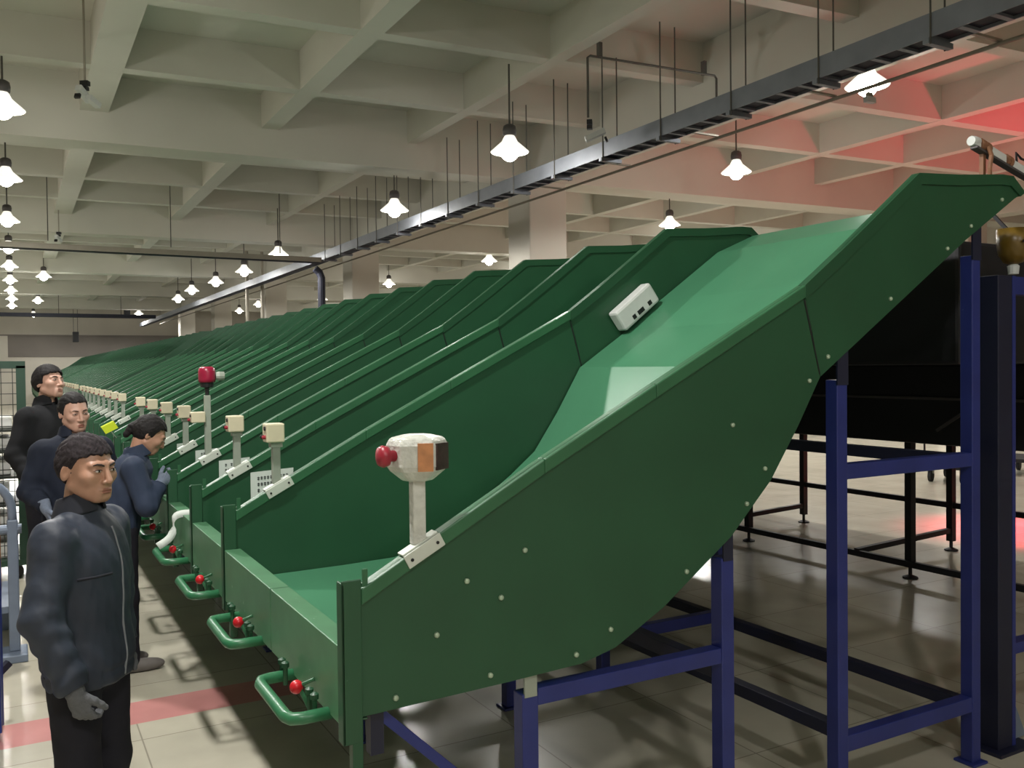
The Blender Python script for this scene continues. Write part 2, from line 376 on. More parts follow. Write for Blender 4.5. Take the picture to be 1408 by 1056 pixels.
# ---------------------------------------------------------------- green sorting chutes
PITCH, Y1W = 0.80, 2.36
TOP = [(.829,1.152),(1.0,1.246),(1.43,1.478),(1.87,1.702),(2.575,2.058)]
TOPU = [(2.575,2.058),(2.77,2.195),(2.959,2.334),(3.233,2.537),(3.51,2.556),(3.80,2.585),(3.875,2.585),(3.965,2.52)]
BOT = [(.829,.79),(1.30,.802),(1.57,.812),(1.70,.842),(1.90,.945),(2.206,1.153),(2.402,1.341),(2.54,1.53),(2.661,1.714)]
BOTU = [(2.661,1.714),(3.0,1.932),(3.548,2.284),(3.90,2.490)]
BED = [(.84,.853),(1.30,.858),(1.56,.866),(1.68,.89),(1.81,.955),(2.0,1.075),(2.2,1.215),(2.34,1.325),(2.48,1.52),(2.629,1.758),(2.944,1.960),(3.174,2.130),(3.60,2.42),(3.88,2.535)]
def off(poly, d):
    out = []
    for i, p in enumerate(poly):
        a = Vector(poly[max(i-1,0)]); b = Vector(poly[min(i+1,len(poly)-1)]); t = (b-a).normalized()
        out.append((p[0]-t.y*d, p[1]+t.x*d))
    return out
def wall_low():
    return MB().prism(TOP[:-1]+[(2.5745,2.058),(2.660,1.714)]+BOT[::-1][1:], 0, .008)
def wall_up():
    return MB().prism([(2.5755,2.058)]+TOPU[1:]+BOTU[::-1][:-1]+[(2.662,1.715)], 0, .008)
def rail_low():
    return MB().band(TOP, [(x, z-.047) for x, z in TOP], -.012, .034)
def rail_up():
    dn = [(2.575,2.004),(2.785,2.147),(2.975,2.285),(3.25,2.493),(3.505,2.51),(3.79,2.54),(3.86,2.54),(3.93,2.50)]
    return MB().band(TOPU, dn, -.009, .028)
def bed(wd): return MB().band(off(BED, 0.0), off(BED, -.012), .010, wd-.0125)
def lip(y0, y1):
    m = MB()
    m.prism([(.777,.77),(.783,.77),(.783,.980),(.840,.980),(.840,.955),(.845,.955),(.845,.986),(.777,.986)], y0, y1)
    m.box(.777, .86, y0, y1, .765, .771)
    return m
def post():
    m = MB()
    m.box(.772, .829, -.012, -.004, .722, 1.180); m.box(.772, .780, -.012, .036, .722, 1.172)   # angle iron
    m.box(.780, .829, .03, .036, .722, .84)
    m.box(.798, .829, -.011, .022, .60, .735)
    return m
def handle(yc):
    z = .765
    p = [(.80,yc-.19,z),(.70,yc-.19,z),(.672,yc-.18,z),(.662,yc-.15,z),(.662,yc+.15,z),(.672,yc+.18,z),(.70,yc+.19,z),(.80,yc+.19,z)]
    return MB().tube(p, .0185, 12)
def knob(yc): return MB().sphere((.727, yc-.035, .802), .021, 12)
def lever(yc): return MB().tube([(.775,yc-.06,.825),(.727,yc-.035,.802)], .006, 8).tube([(.735,yc-.04,.80),(.755,yc-.07,.745)], .007, 8)
def hinge(yc): return MB().lathe((.745,yc,.745), [(.008,0),(.008,.055),(.013,.058),(.013,.072),(.004,.078)], 10)
def pin(): return MB().box(.834, .850, -.006, -.002, 1.135, 1.205).lathe((.842,.008,1.135), [(.008,0),(.010,.03),(.003,.035)], 10)

def make_chute(width, nlip):
    t = thing('sorting_chute', 'x', 'chute')
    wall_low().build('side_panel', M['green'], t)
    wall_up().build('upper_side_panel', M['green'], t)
    MB().prism([(2.574,2.0),(2.581,2.004),(2.661,1.724),(2.655,1.722)], -.0015, .0).build('joint_shadow_strip', M['black'], t)  # black strip painted in as the shadow where the sheets overlap
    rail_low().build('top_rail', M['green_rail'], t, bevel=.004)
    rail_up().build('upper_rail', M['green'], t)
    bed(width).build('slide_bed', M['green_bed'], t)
    post().build('end_post', M['green'], t, bevel=.003)
    pin().build('latch_pin', M['green_rail'], t)
    for i in range(nlip):
        a, b = (.036 if i == 0 else PITCH+.004), (i+1)*PITCH-(.004 if i < nlip-1 else .014)
        lip(a, b).build('front_lip', M['green_lip'], t, bevel=.003)
        yc = i*PITCH+.33
        h = handle(yc).build('handle', M['handle'], t, smooth=True)
        k = knob(yc).build('knob', M['red'], t, smooth=True); lever(yc).build('lever', M['green_rail'], k)
        for d in (-.11, -.16, .16, .20): hinge(yc+d).build('hinge_bolt', M['green'], h)
    return t
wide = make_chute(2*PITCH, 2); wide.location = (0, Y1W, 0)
wide['label'] = 'nearest green sorting chute, twice as wide as the others, with two lip panels and handles'
wide['group'] = 'green sorting chutes in a row'
# bolt heads along the edge of the nearest panel
for (x, z) in ((.93,.825),(1.06,.985),(1.235,.835),(1.275,1.065),(1.545,.845),(1.68,.905),(2.0,1.055),(2.28,1.265),(2.37,1.385),(2.215,1.55),(2.60,1.70),(2.70,1.79),(3.06,2.02),(3.42,2.24),(3.58,2.345),(3.80,2.475),(1.16,1.13),(1.36,1.20)):
    MB().lathe((x, -.006, z), [(.004,-.003),(.008,-.001),(.009,.006)], 10, 'Y').build('bolt_head', M['paleb'], wide, smooth=True)
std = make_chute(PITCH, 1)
NW = 60
def chute_label(i):
    if i < 12: return 'narrow green sorting chute, %s one behind the wide nearest chute' % ORD[i]
    if i < 17: return 'distant narrow green chute, %s behind the wide nearest chute' % ORD[i]
    if i < 38: return 'far green chute in the dense middle run beyond the gap in the row'
    return 'farthest tiny green chute near the end wall of the hall'
first = True
YS = []
for i in range(NW):
    n = i+2
    y = Y1W+PITCH*n + (.9 if i >= 17 else 0) + (1.2 if i >= 38 else 0)
    YS.append(y)
    if first: std.location = (0, y, 0); std['label'] = chute_label(i); std['group'] = 'green sorting chutes in a row'; first = False
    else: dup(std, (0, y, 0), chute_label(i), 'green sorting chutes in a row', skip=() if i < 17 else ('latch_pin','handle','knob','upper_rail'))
endp = thing('chute_end_panel', 'last green side wall closing the far end of the row of chutes', 'panel', (0, YS[-1]+PITCH, 0))
wall_low().build('side_panel', M['green'], endp); wall_up().build('upper_side_panel', M['green'], endp); rail_low().build('top_rail', M['green_rail'], endp)

# white sensor box on the inside wall of the wide chute
t = thing('sensor_box', 'white plastic box with dark sockets fixed high inside the nearest wide chute', 'box', (2.965, Y1W+1.6-.045, 2.085), group=None)
u = Vector((.80,0,.60)).normalized(); n_ = Vector((-u.z,0,u.x))
MB().obox((0,0,0), u*.145, (0,.040,0), n_*.062).build('housing', M['white'], t, bevel=.015)
for d, s in ((-.055,.012),(.0,.024),(.075,.013)):
    MB().obox(u*d-n_*.028+Vector((0,-.0405,0)), u*s, (0,.0022,0), n_*.012).build('socket', M['black'], t)

# ---------------------------------------------------------------- control boxes on the rails
def rail_z(x):
    for (xa, za), (xb, zb) in zip(TOP, TOP[1:]):
        if xa <= x <= xb: return za+(zb-za)*(x-xa)/(xb-xa)
sl = math.atan2(.543, 1.037); su = Vector((math.cos(sl),0,math.sin(sl))); sn = Vector((-math.sin(sl),0,math.cos(sl)))
def control_stand(name, label, y, kind, group=None):
    x = 1.012; z = rail_z(x)
    t = thing(name, label, 'control box', (x, y, z+.001), group=group)
    pl = MB(); pl.obox(sn*.004, su*.062, (0,.020,0), sn*.004)
    pl.obox(Vector((0,-.0268,0))-sn*.017, su*.064, (0,.0024,0), sn*.021)
    p = pl.build('base_plate', M['plate'], t, bevel=.003)
    for d in (-.045,.045): MB().lathe(su*d-sn*.018+Vector((0,-.0285,0)), [(.005,-.003),(.005,.0)], 8, 'Y').build('bolt', M['black'], p)
    pm = M['greypost']
    if kind == 'box':
        MB().box(-.018,.018,-.012,.016,.0,.182).build('post', pm, t, bevel=.003)
        MB().box(-.026,.026,-.018,.022,.165,.19).build('collar', pm, t)
        b = MB().box(-.050,.030,-.045,.035,.188,.272).build('box', M['cream'], t, bevel=.006)
        MB().lathe((-.050,-.018,.250), [(.010,-.006),(.010,.002)], 10, 'X').build('button', M['black'], b)
        MB().lathe((-.050,-.020,.212), [(.004,-.016),(.009,-.013),(.009,.002)], 10, 'X').build('button', M['redcap'], b)
        MB().lathe((-.050,.014,.212), [(.004,-.016),(.010,-.012),(.010,.002)], 10, 'X').build('button', M['black'], b)
    elif kind == 'estop':
        MB().box(-.020,.020,-.014,.020,.0,.20).build('post', M['film'], t, bevel=.004)
        b = MB().lathe((0,0,.185), [(.045,0),(.082,.03),(.092,.045),(.092,.105),(.082,.125),(.04,.135)], 6).build('wrapped_box', M['film'], t, bevel=.008)
        for v in b.data.vertices: v.co.y *= .82
        MB().obox((.022,-.0655,.258), (.022,0,0), (0,.003,0), (0,0,.040)).build('label_panel', M['orangelabel'], b)
        MB().obox((.070,-.0335,.258), (.0175,.0248,0), (.0025,-.0018,0), (0,0,.038)).build('grille', M['darkgrid'], b)
        b.rotation_euler = (0, 0, -.38)
        e = MB().lathe((-.080,-.01,.262), [(.016,.02),(.016,-.012),(.028,-.014),(.032,-.030),(.026,-.042),(.006,-.046)], 18, 'X').build('emergency_button', M['redcap'], t, smooth=True)
    elif kind == 'beacon':
        MB().box(-.018,.018,-.014,.018,.0,.36).build('post', pm, t, bevel=.003)
        b = MB().box(-.100,-.018,-.040,.030,.198,.262).build('box', M['cream'], t, bevel=.006)
        MB().lathe((-.100,-.018,.240), [(.009,-.006),(.009,.002)], 10, 'X').build('button', M['black'], b)
        MB().lathe((-.100,.006,.215), [(.004,-.016),(.009,-.013),(.009,.002)], 10, 'X').build('button', M['redcap'], b)
        MB().lathe((0,0,.355), [(.012,0),(.012,.05),(.038,.055),(.040,.085)], 16).build('lamp_base', M['black'], t)
        MB().lathe((0,0,.438), [(.048,0),(.050,.02),(.050,.065),(.046,.085),(.03,.095)], 18).build('beacon_dome', M['redlamp'], t, smooth=True)
        MB().lathe((.05,0,.475), [(.022,0),(.028,.02),(.026,.05)], 12, 'X').build('horn', M['greypost'], t)
    return t
control_stand('emergency_stop_stand', 'plastic wrapped box with red stop button on the nearest chute rail', Y1W+.012, 'estop')
wy = [Y1W+PITCH*n for n in range(0, 40)]
lab = {2:'largest cream control box, on a grey post beside the nearest notice sheet',
       3:'cream control box on a grey post just right of the red beacon'}
control_stand('control_box', lab[2], wy[2]+.012, 'box', 'control boxes on the chute rails')
proto = [o for o in C.objects if o.name == 'control_box'][0]
dup(proto, proto.location+Vector((0, PITCH, 0)), lab[3])
control_stand('beacon_stand', 'tall grey post with red beacon lamp and cream control box on a chute rail', wy[4]+.012, 'beacon')
for n in (5,6,7,8,10,11,12,13,14,15,16,17,18,19,20,21,22,23,24,25):
    yy = wy[n]+.012 + (.9 if n >= 19 else 0)
    l = ('cream control box on a chute rail, %s left of the red beacon' % ORD[n-5]) if n < 9 else 'small distant grey control box in the dense line left of the bending woman'
    o = dup(proto, (proto.location.x, yy, proto.location.z), l)

# ---------------------------------------------------------------- notices and loose papers
def notice(n, x0, x1, z0, z1, label):
    y = wy[n]-.0035
    t = thing('notice_sheet', label, 'paper', (x0, y, z0), group='paper notices inside the chutes')
    w_, h_ = x1-x0, z1-z0
    MB().add([(0,-.001,0),(w_,-.001,.02),(w_+.004,-.003,h_+.012),(.0,-.002,h_),(0,.0005,0),(w_,.0005,.02),(w_+.004,.0005,h_+.012),(0,.0005,h_)],
             [(0,1,2,3),(7,6,5,4),(0,4,5,1),(1,5,6,2),(2,6,7,3),(3,7,4,0)]).build('sheet', M['paper'], t)
    m = MB(); rr = random.Random(n)
    for r_ in range(4):
        x = .035
        while x < w_-.03:
            cw = .014
            if rr.random() > .15:
                zz = h_*.80-r_*.032+.012*x/w_
                m.box(x, x+cw*.85, -.0042, -.0032, zz, zz+.004); m.box(x, x+cw*.85, -.0042, -.0032, zz-.008, zz-.005)
                m.box(x+cw*.3, x+cw*.5, -.0042, -.0032, zz-.013, zz+.006)
            x += cw*1.2
    m.build('printed_lines', M['ink'], t)
notice(3, 1.076, 1.30, 1.060, 1.222, 'white notice sheet with printed lines on the green wall behind the nearest control box')
notice(4, 1.070, 1.25, 1.075, 1.215, 'white notice sheet behind the second control box from the right')
notice(5, 1.070, 1.24, 1.090, 1.215, 'white notice sheet partly hidden behind the red beacon post')
notice(6, 1.070, 1.22, 1.095, 1.205, 'small white notice sheet behind the first control box left of the beacon')
notice(7, 1.070, 1.20, 1.10, 1.20, 'small white notice sheet behind the second control box left of the beacon')
# curled paper strip over a lip
def ribbon(pts, w_, th=.0015):
    m = MB(); P = [Vector(p) for p in pts]; L_ = []
    for i, p in enumerate(P):
        d = (P[min(i+1,len(P)-1)]-P[max(i-1,0)]).normalized(); s_ = Vector((.1,.45,.9)); s_ = (s_-d*s_.dot(d)).normalized()*w_/2
        nn = d.cross(s_).normalized()*th
        L_.append([p-s_-nn, p+s_-nn, p+s_+nn, p-s_+nn])
    vs = [v for r_ in L_ for v in r_]; fs = []
    for i in range(len(P)-1):
        for k in range(4): fs.append((i*4+k, i*4+(k+1)%4, (i+1)*4+(k+1)%4, (i+1)*4+k))
    fs += [(0,1,2,3), tuple((len(P)-1)*4+k for k in (3,2,1,0))]
    return m.add(vs, fs)
rp = []
for i in range(17):
    a = i/16
    rp.append((.835-.20*a-.03*math.sin(a*6), 5.02+.03*math.sin(a*4), .993+.012*math.sin(a*PI)-.17*a**1.6+.02*math.sin(a*7)*a))
tag(ribbon(rp, .04).build('paper_strip', M['paper'], smooth=True), 'curled white paper strip hanging over a chute lip beside the bending woman', 'paper strip')
# yellow green card on a far rail
c = MB().obox((0,0,0), (.052,0,.026), (-.003,.004,.004), (-.018,0,.030)).build('card', M['yellowcard'])
c.location = (.735, wy[8]-.03, 1.262); tag(c, 'bright yellow green card clipped on a chute post left of the bending woman', 'card')
MB().bar((0,0,-.02), (.058,.02,-.10), .008).build('clip', M['steel'], c)
# ---------------------------------------------------------------- blue support frames under the chutes
def bot_z(x):
    P_ = BOT+BOTU[1:]
    for (xa, za), (xb, zb) in zip(P_, P_[1:]):
        if xa <= x <= xb: return za+(zb-za)*(x-xa)/(xb-xa)
    return P_[-1][1]
S = .058
def leg(x, z1, y=0): 
    m = MB().box(x-S/2, x+S/2, y-S/2, y+S/2, .012, z1); m.box(x-.05, x+.05, y-.05, y+.05, 0, .012); return m
def gusset(x, z):
    zt = bot_z(min(x+.05, 3.85))
    return MB().add([(x-.03,-.012,z),(x+.03,-.012,z),(x+.055,-.012,zt+.012),(x-.045,-.012,bot_z(x-.045)+.012),(x-.03,-.004,z),(x+.03,-.004,z),(x+.055,-.004,zt+.012),(x-.045,-.004,bot_z(x-.045)+.012)],
                    [(0,1,2,3),(7,6,5,4),(0,4,5,1),(1,5,6,2),(2,6,7,3),(3,7,4,0)])
YF = .045
def front_frame(label, y, g):
    t = thing('support_frame', label, 'frame', (0, y, 0), group=g)
    zl = {1.385:.745, 2.205:1.075}
    for x, z in zl.items():
        leg(x, z, YF).build('leg', M['blue'], t, bevel=.004); 
        gs = MB().box(x-.022, x+.022, .012, .02, z-.01, bot_z(x)+.02).build('gusset', M['greypost'] if x < 2 else M['navy'], t)
    MB().box(1.385+S/2, 2.205-S/2, YF-.026, YF+.026, .700, .755).build('cross_beam', M['blue'], t, bevel=.003)
    MB().box(1.385+S/2, 2.205-S/2, YF-.026, YF+.026, .20, .25).build('cross_beam', M['blue'], t, bevel=.003)
    return t
def rear_frame(label, y, g):
    t = thing('support_frame', label, 'frame', (0, y, 0), group=g)
    for x, z in ((2.80,1.70),(3.645,2.225)):
        leg(x, z, YF).build('leg', M['blue'], t, bevel=.004)
        MB().box(x-.03, x+.03, .012, .02, z-.02, bot_z(x)+.015).build('gusset', M['navy'], t)
    MB().box(2.80+S/2, 3.645-S/2, YF-.026, YF+.026, 1.310, 1.370).build('cross_beam', M['blue'], t, bevel=.003)
    MB().box(2.80+S/2, 3.645-S/2, YF-.026, YF+.026, .235, .30).build('cross_beam', M['blue'], t, bevel=.003)
    return t
G1, G2 = 'blue support frames under the chutes', 'tall blue support frames under the chute heads'
fa = front_frame('short blue two-legged steel frame under the low end of the nearest chute', Y1W, G1)
fb = rear_frame('tall blue two-legged steel frame under the upper end of the nearest chute', Y1W, G2)
fy = [Y1W+2*PITCH+i*2*PITCH for i in range(0, 12)]
for i, y in enumerate(fy):
    dup(fa, (0, y, 0), 'blue front frame in the dark under the chutes, %s behind the nearest one' % ORD[i], skip=('gusset',))
    dup(fb, (0, y, 0), 'tall blue frame in the dark under the chute heads, %s behind the nearest one' % ORD[i], skip=('gusset',))
def rail_beam(label, x, z, y0, y1, m='navy', s=.055):
    t = MB().box(x-s/2, x+s/2, y0, y1, z-s/2, z+s/2).build('frame_stretcher', M[m], bevel=.003)
    return tag(t, label, 'beam')
g0 = Y1W+YF+S/2
rail_beam('low dark blue stretcher running back from the foot of the tall near frame', 3.645, .25, g0, fy[-1])
rail_beam('upper dark blue beam running back from the tall near frame at cross beam height', 3.645, 1.33, g0, fy[-1])
rail_beam('low stretcher running back behind the inner leg of the tall frame', 2.80, .32, g0, fy[-1])
rail_beam('blue beam running back between the short frames under the chutes', 2.205, .66, g0, fy[-1])
# short hanging leg and diagonal brace beside the near end post
t = thing('corner_brace', 'short blue hanging leg with a diagonal brace just behind the near green end post', 'brace', (.885, Y1W+.05, .66))
MB().box(-.02,.02,-.02,.02,0,.14).build('hanging_leg', M['navy'], t)
MB().bar((-.01,0,.135), (.50,.0,-.36), .030).build('diagonal_brace', M['blue'], t)
# ---------------------------------------------------------------- dark sorting line behind the chutes
t = thing('sorting_line', 'long dark sorting machine with black legs standing behind the green chutes', 'machine', (4.3, 2.0, 0))
MB().box(0, 3.3, 0.9, 50, 1.75, 2.40).build('upper_housing', M['dark'], t, bevel=.02)
MB().box(1.75, 3.5, 1.1, 50, 1.14, 1.75).build('lower_housing', M['dark'], t, bevel=.02)
MB().box(1.73, 1.75, 1.1, 50, 1.48, 1.50).build('edge_strip', M['lampcap'], t)
for i in range(9):
    MB().bar((1.735, 1.9+i*1.6, 1.48), (1.735, 2.25+i*1.6, 1.25), .02).build('cable_clip', M['lampcap'], t)
pairs = [((6.36,4.72),(7.62,5.22)), ((6.36,6.55),(7.62,7.0))]+[((6.7,9.2+2.3*i),(7.6,9.5+2.3*i)) for i in range(12)]
for q in pairs:
    for x, y in q:
        x -= 4.3; y -= 2.0
        MB().box(x-.03, x+.03, y-.03, y+.03, .09, 1.2).lathe((x,y,0), [(.06,0),(.06,.012),(.015,.03),(.015,.10)], 12).build('leg', M['dark'], t)
MB().box(2.0, 2.04, 1.2, 30, .10, .15).build('stretcher', M['dark'], t)
MB().box(3.30, 3.34, 1.2, 30, .40, .45).build('stretcher', M['dark'], t)
for yy in (3.22, 5.0): MB().bar((2.02, yy, .14), (3.31, yy, .19), .045).build('cross_stretcher', M['dark'], t)
# caster trolley far behind
for i, (x, y) in enumerate(((12.2, 8.3), (13.9, 8.2))):
    t = thing('wheeled_trolley', ('dark low trolley on casters behind the tall frame at the right', 'second dark low trolley at the right edge behind the steel column')[i], 'trolley', (x, y, 0), .3)
    MB().box(-.45,.45,-.3,.3,.2,.26).build('deck', M['dark'], t, bevel=.01)
    for sx in (-.35,.35):
        for sy in (-.22,.22):
            MB().lathe((sx, sy, .085), [(.02,-.025),(.085,-.022),(.085,.022),(.02,.025)], 16, 'Y').build('caster', M['dark'], t)
            MB().box(sx-.02,sx+.02,sy-.04,sy+.04,.12,.2).build('caster_fork', M['steel'], t)
    MB().tube([(-.44,-.28,.26),(-.44,-.28,1.0),(-.44,.28,1.0),(-.44,.28,.26)], .016, 8).build('push_bar', M['dark'], t)
# ---------------------------------------------------------------- steel column, light bar and amber tub at the right
t = thing('steel_column', 'wide dark blue steel column with a bolted foot at the right edge', 'column', (3.90, 2.44, 0))
MB().box(-.075,.03,-.05,.05,.015,2.15).build('column', M['navy'], t, bevel=.004)
MB().box(.03,.055,-.05,-.02,.015,2.15).build('edge_angle', M['blue'], t)
MB().box(-.12,.14,-.09,.10,0,.015).build('base_plate', M['navy'], t)
MB().add([(.05,-.01,.30),(.05,.01,.30),(.20,-.01,.015),(.20,.01,.015),(.05,-.01,.015),(.05,.01,.015)], [(0,2,4),(1,5,3),(0,1,3,2),(0,4,5,1),(2,3,5,4)]).build('foot_gusset', M['greyblue'], t)
MB().box(.055,1.5,-.03,.03,2.07,2.15).build('head_beam', M['blue'], t)
MB().box(.055,1.5,-.03,.03,.42,.47).build('low_beam', M['blue'], t)
t = thing('scanner_bar', 'slim metal light bar tied with brown tape above the head of the nearest chute', 'scanner bar', (3.93, 2.55, 2.70))
a, b = Vector((-.045,0,.085)), Vector((.60,0,-.085))
MB().bar(a, b, .036, .040).build('housing', M['white'], t, bevel=.006)
MB().bar(a+Vector((0,-.006,-.03)), b+Vector((0,-.004,-.024)), .036, .010).build('lower_strip', M['lampcap'], t)
MB().lathe(a+Vector((.012,0,0)), [(.022,-.024),(.024,.0),(.020,.030)], 14, 'X').build('end_cap', M['white'], t)
m = MB()
for d in (.05,.065,.08,.10,.25,.275): m.lathe(a+(b-a)*(d/.66*1.0), [(.029,-.012),(.032,0),(.029,.012)], 12, 'X')
m.build('tape', M['tape'], t)
MB().tube([(.02,-.035,.06),(.035,-.04,.02),(.028,-.036,-.04),(.04,-.03,-.13)], .010, 8).build('loose_tape', M['tape'], t)
MB().tube([(.28,-.01,.02),(.26,-.02,.06),(.30,-.02,.035),(.34,-.02,.03)], .006, 6).build('cable', M['black'], t)
MB().bar((.03,.0,.04), (.03,.0,-.18), .02).build('mount', M['tape'], t)
t = thing('amber_tub', 'amber translucent plastic tub hanging under the head of the nearest chute', 'tub', (4.25, 2.58, 2.235), scale=.78)
MB().lathe((0,0,0), [(.02,0),(.055,.012),(.085,.06),(.095,.13),(.095,.22),(.088,.22),(.088,.13),(.075,.06),(.02,.015)], 20, caps=False).build('cup', M['amber'], t, smooth=True)
MB().lathe((0,0,-.06), [(.03,0),(.035,.05),(.02,.065)], 12).build('nozzle', M['white'], t)
MB().box(-.06,.06,-.098,-.094,.125,.14).build('band', M['dark'], t)
MB().bar((0,.02,.2), (-.02,.2,.42), .02).build('hanger', M['dark'], t)
# ---------------------------------------------------------------- carts at the left edge
t = thing('roll_cage', 'tall dark green wire roll cage with white parcels at the left edge', 'cage', (-.52, 9.0, 0))
for x in (-.55,.565):
    for y in (-.35,.35): MB().box(x-.035,x+.035,y-.025,y+.025,.14,1.82).build('post', M['cagegreen'], t)
for y in (-.35,.35):
    MB().box(-.6,.60,y-.025,y+.025,1.80,1.86).build('top_bar', M['cagegreen'], t)
m = MB()
for i in range(13): m.box(-.52+i*.085,-.514+i*.085,-.352,-.346,.2,1.8)
for i in range(18): m.box(-.55,.55,-.354,-.348,.2+i*.092,.206+i*.092)
m.build('wire_mesh', M['wire'], t)
m = MB()
for z in (.38,.62,.86,1.08,1.26): m.box(-.55,.55,-.33,.33,z,z+.018)
m.build('shelf_bars', M['wire'], t)
MB().box(-.6,.6,-.38,.38,.12,.17).build('base', M['cagegreen'], t)
for x in (-.5,.5):
    for y in (-.3,.3): MB().lathe((x,y,.06), [(.01,-.02),(.06,-.018),(.06,.018),(.01,.02)], 14, 'Y').build('caster', M['black'], t)
rr = random.Random(3); k = 0
for z, hs in ((.17,.18),(.40,.17),(.64,.17),(.88,.14),(1.10,.12),(1.28,.10)):
    for x in (-.35,.0,.34):
        h = hs*rr.uniform(.75,1); wdt = rr.uniform(.12,.155)
        o = MB().box(-wdt,wdt,-.22,.22,0,h).build('parcel', M['parcel'], bevel=.015)
        o.location = (-.52+x, 9.0+rr.uniform(-.04,.04), z+(.0 if z < .2 else 0)); 
        tag(o, 'white parcel on the %s shelf of the roll cage, %s' % (('bottom','second','third','fourth','fifth','top')[k//3], ('left side','in the middle','right side by the post')[k%3]), 'parcel', 'parcels in the roll cage'); k += 1
# blue cart close at the lower left
t = thing('blue_cart', 'bright blue panel cart cut by the left edge in front of the people', 'cart', (-.10, 4.95, 0), -.10)
MB().box(-.012,.012,-1.3,.0,.02,.86).build('side_panel', M['bluecart'], t, bevel=.004)
MB().tube([(.0,-1.3,.89),(.0,-.02,.89),(.0,.015,.86),(.0,.015,.05)], .022, 10).build('edge_tube', M['bluecart'], t)
for i in range(5): MB().box(.012,.024,-1.1+i*.25,-1.07+i*.25,.05,.85).build('rib', M['bluecart'], t)
MB().box(-.75,-.012,-1.3,0,.14,.18).build('deck', M['bluecart'], t)
for x in (-.65,-.1):
    for y in (-1.15,-.15): MB().lathe((x,y,.07), [(.01,-.02),(.07,-.018),(.07,.018),(.01,.02)], 14, 'X').build('caster', M['black'], t)
MB().bar((.0,.02,.30), (.045,.05,.34), .03).build('hook', M['navy'], t)
# grey blue trolley with an orange parcel behind it
t = thing('grey_trolley', 'grey blue tubular trolley with a rounded frame behind the blue cart', 'trolley', (-.03, 6.26, 0))
MB().box(-.03,.03,-.03,.03,.05,.86).build('post', M['greyblue'], t, bevel=.008)
MB().box(-.07,.07,-.12,.12,.0,.05).build('foot', M['greyblue'], t, bevel=.008)
MB().tube([(-.62,0,.80),(.0,0,.80),(.05,.0,.80)], .030, 12).build('cross_bar', M['greyblue'], t)
pts = [(.0,0,.83)]+[(-.14+.14*math.cos(a),0,.90+.19*math.sin(a)) for a in [i*PI/2/8 for i in range(9)]]+[(-.48+.14*math.cos(a),0,.90+.19*math.sin(a)) for a in [PI/2+i*PI/2/8 for i in range(9)]]+[(-.62,0,.83)]
MB().tube(pts, .026, 12).build('push_handle', M['greyblue'], t, smooth=True)
MB().box(-.65,-.59,-.03,.03,.05,.86).build('post', M['greyblue'], t)
MB().box(-.69,-.55,-.12,.12,.0,.05).build('foot', M['greyblue'], t)
MB().box(-.60,-.02,.02,.8,.28,.32).build('deck', M['greyblue'], t)
MB().box(-.60,-.54,.72,.8,.0,.28).build('post', M['greyblue'], t); MB().box(-.08,-.02,.72,.8,.0,.28).build('post', M['greyblue'], t)
o = MB().box(-.20,.20,-.16,.16,0,.66).build('orange_parcel', M['orange'], bevel=.04); o.location = (-.30, 6.54, .321)
tag(o, 'orange brown parcel standing on the grey blue trolley at the left edge', 'parcel')

# ---------------------------------------------------------------- camera and red light
fpx = 1220.
cam = bpy.data.cameras.new('camera'); co = bpy.data.objects.new('camera', cam); C.objects.link(co)
cam.sensor_width = 36; cam.lens = fpx/1408*36; cam.clip_end = 200; cam.clip_start = .05
R_ = Vector((0.87220828,-0.48900674,-0.01118601)); U_ = Vector((0.0192349,0.01143875,0.99974956)); F_ = Vector((0.48875632,0.872205,-0.01938297))
mw = Matrix((( R_.x,U_.x,-F_.x,0),(R_.y,U_.y,-F_.y,0),(R_.z,U_.z,-F_.z,1.765),(0,0,0,1)))
co.matrix_world = mw
bpy.context.scene.camera = co
spot('red_signal_light', (13.8, 6.2, 3.2), (13.8, 8.2, 5.6), 260, (1,.05,.10), 130)
spot('red_signal_light', (9.9, 4.9, 1.9), (9.3, 5.3, 0), 900, (1,.03,.09), 62)
sc = bpy.context.scene
wd = bpy.data.worlds.new('world'); sc.world = wd; wd.use_nodes = True
wd.node_tree.nodes['Background'].inputs['Color'].default_value = (.9,.95,.85,1); wd.node_tree.nodes['Background'].inputs['Strength'].default_value = .1
sc.view_settings.view_transform = 'Standard'; sc.view_settings.look = 'None'
sc.view_settings.exposure = 0.45; sc.view_settings.gamma = 1.0; sc.view_settings.use_curve_mapping = False
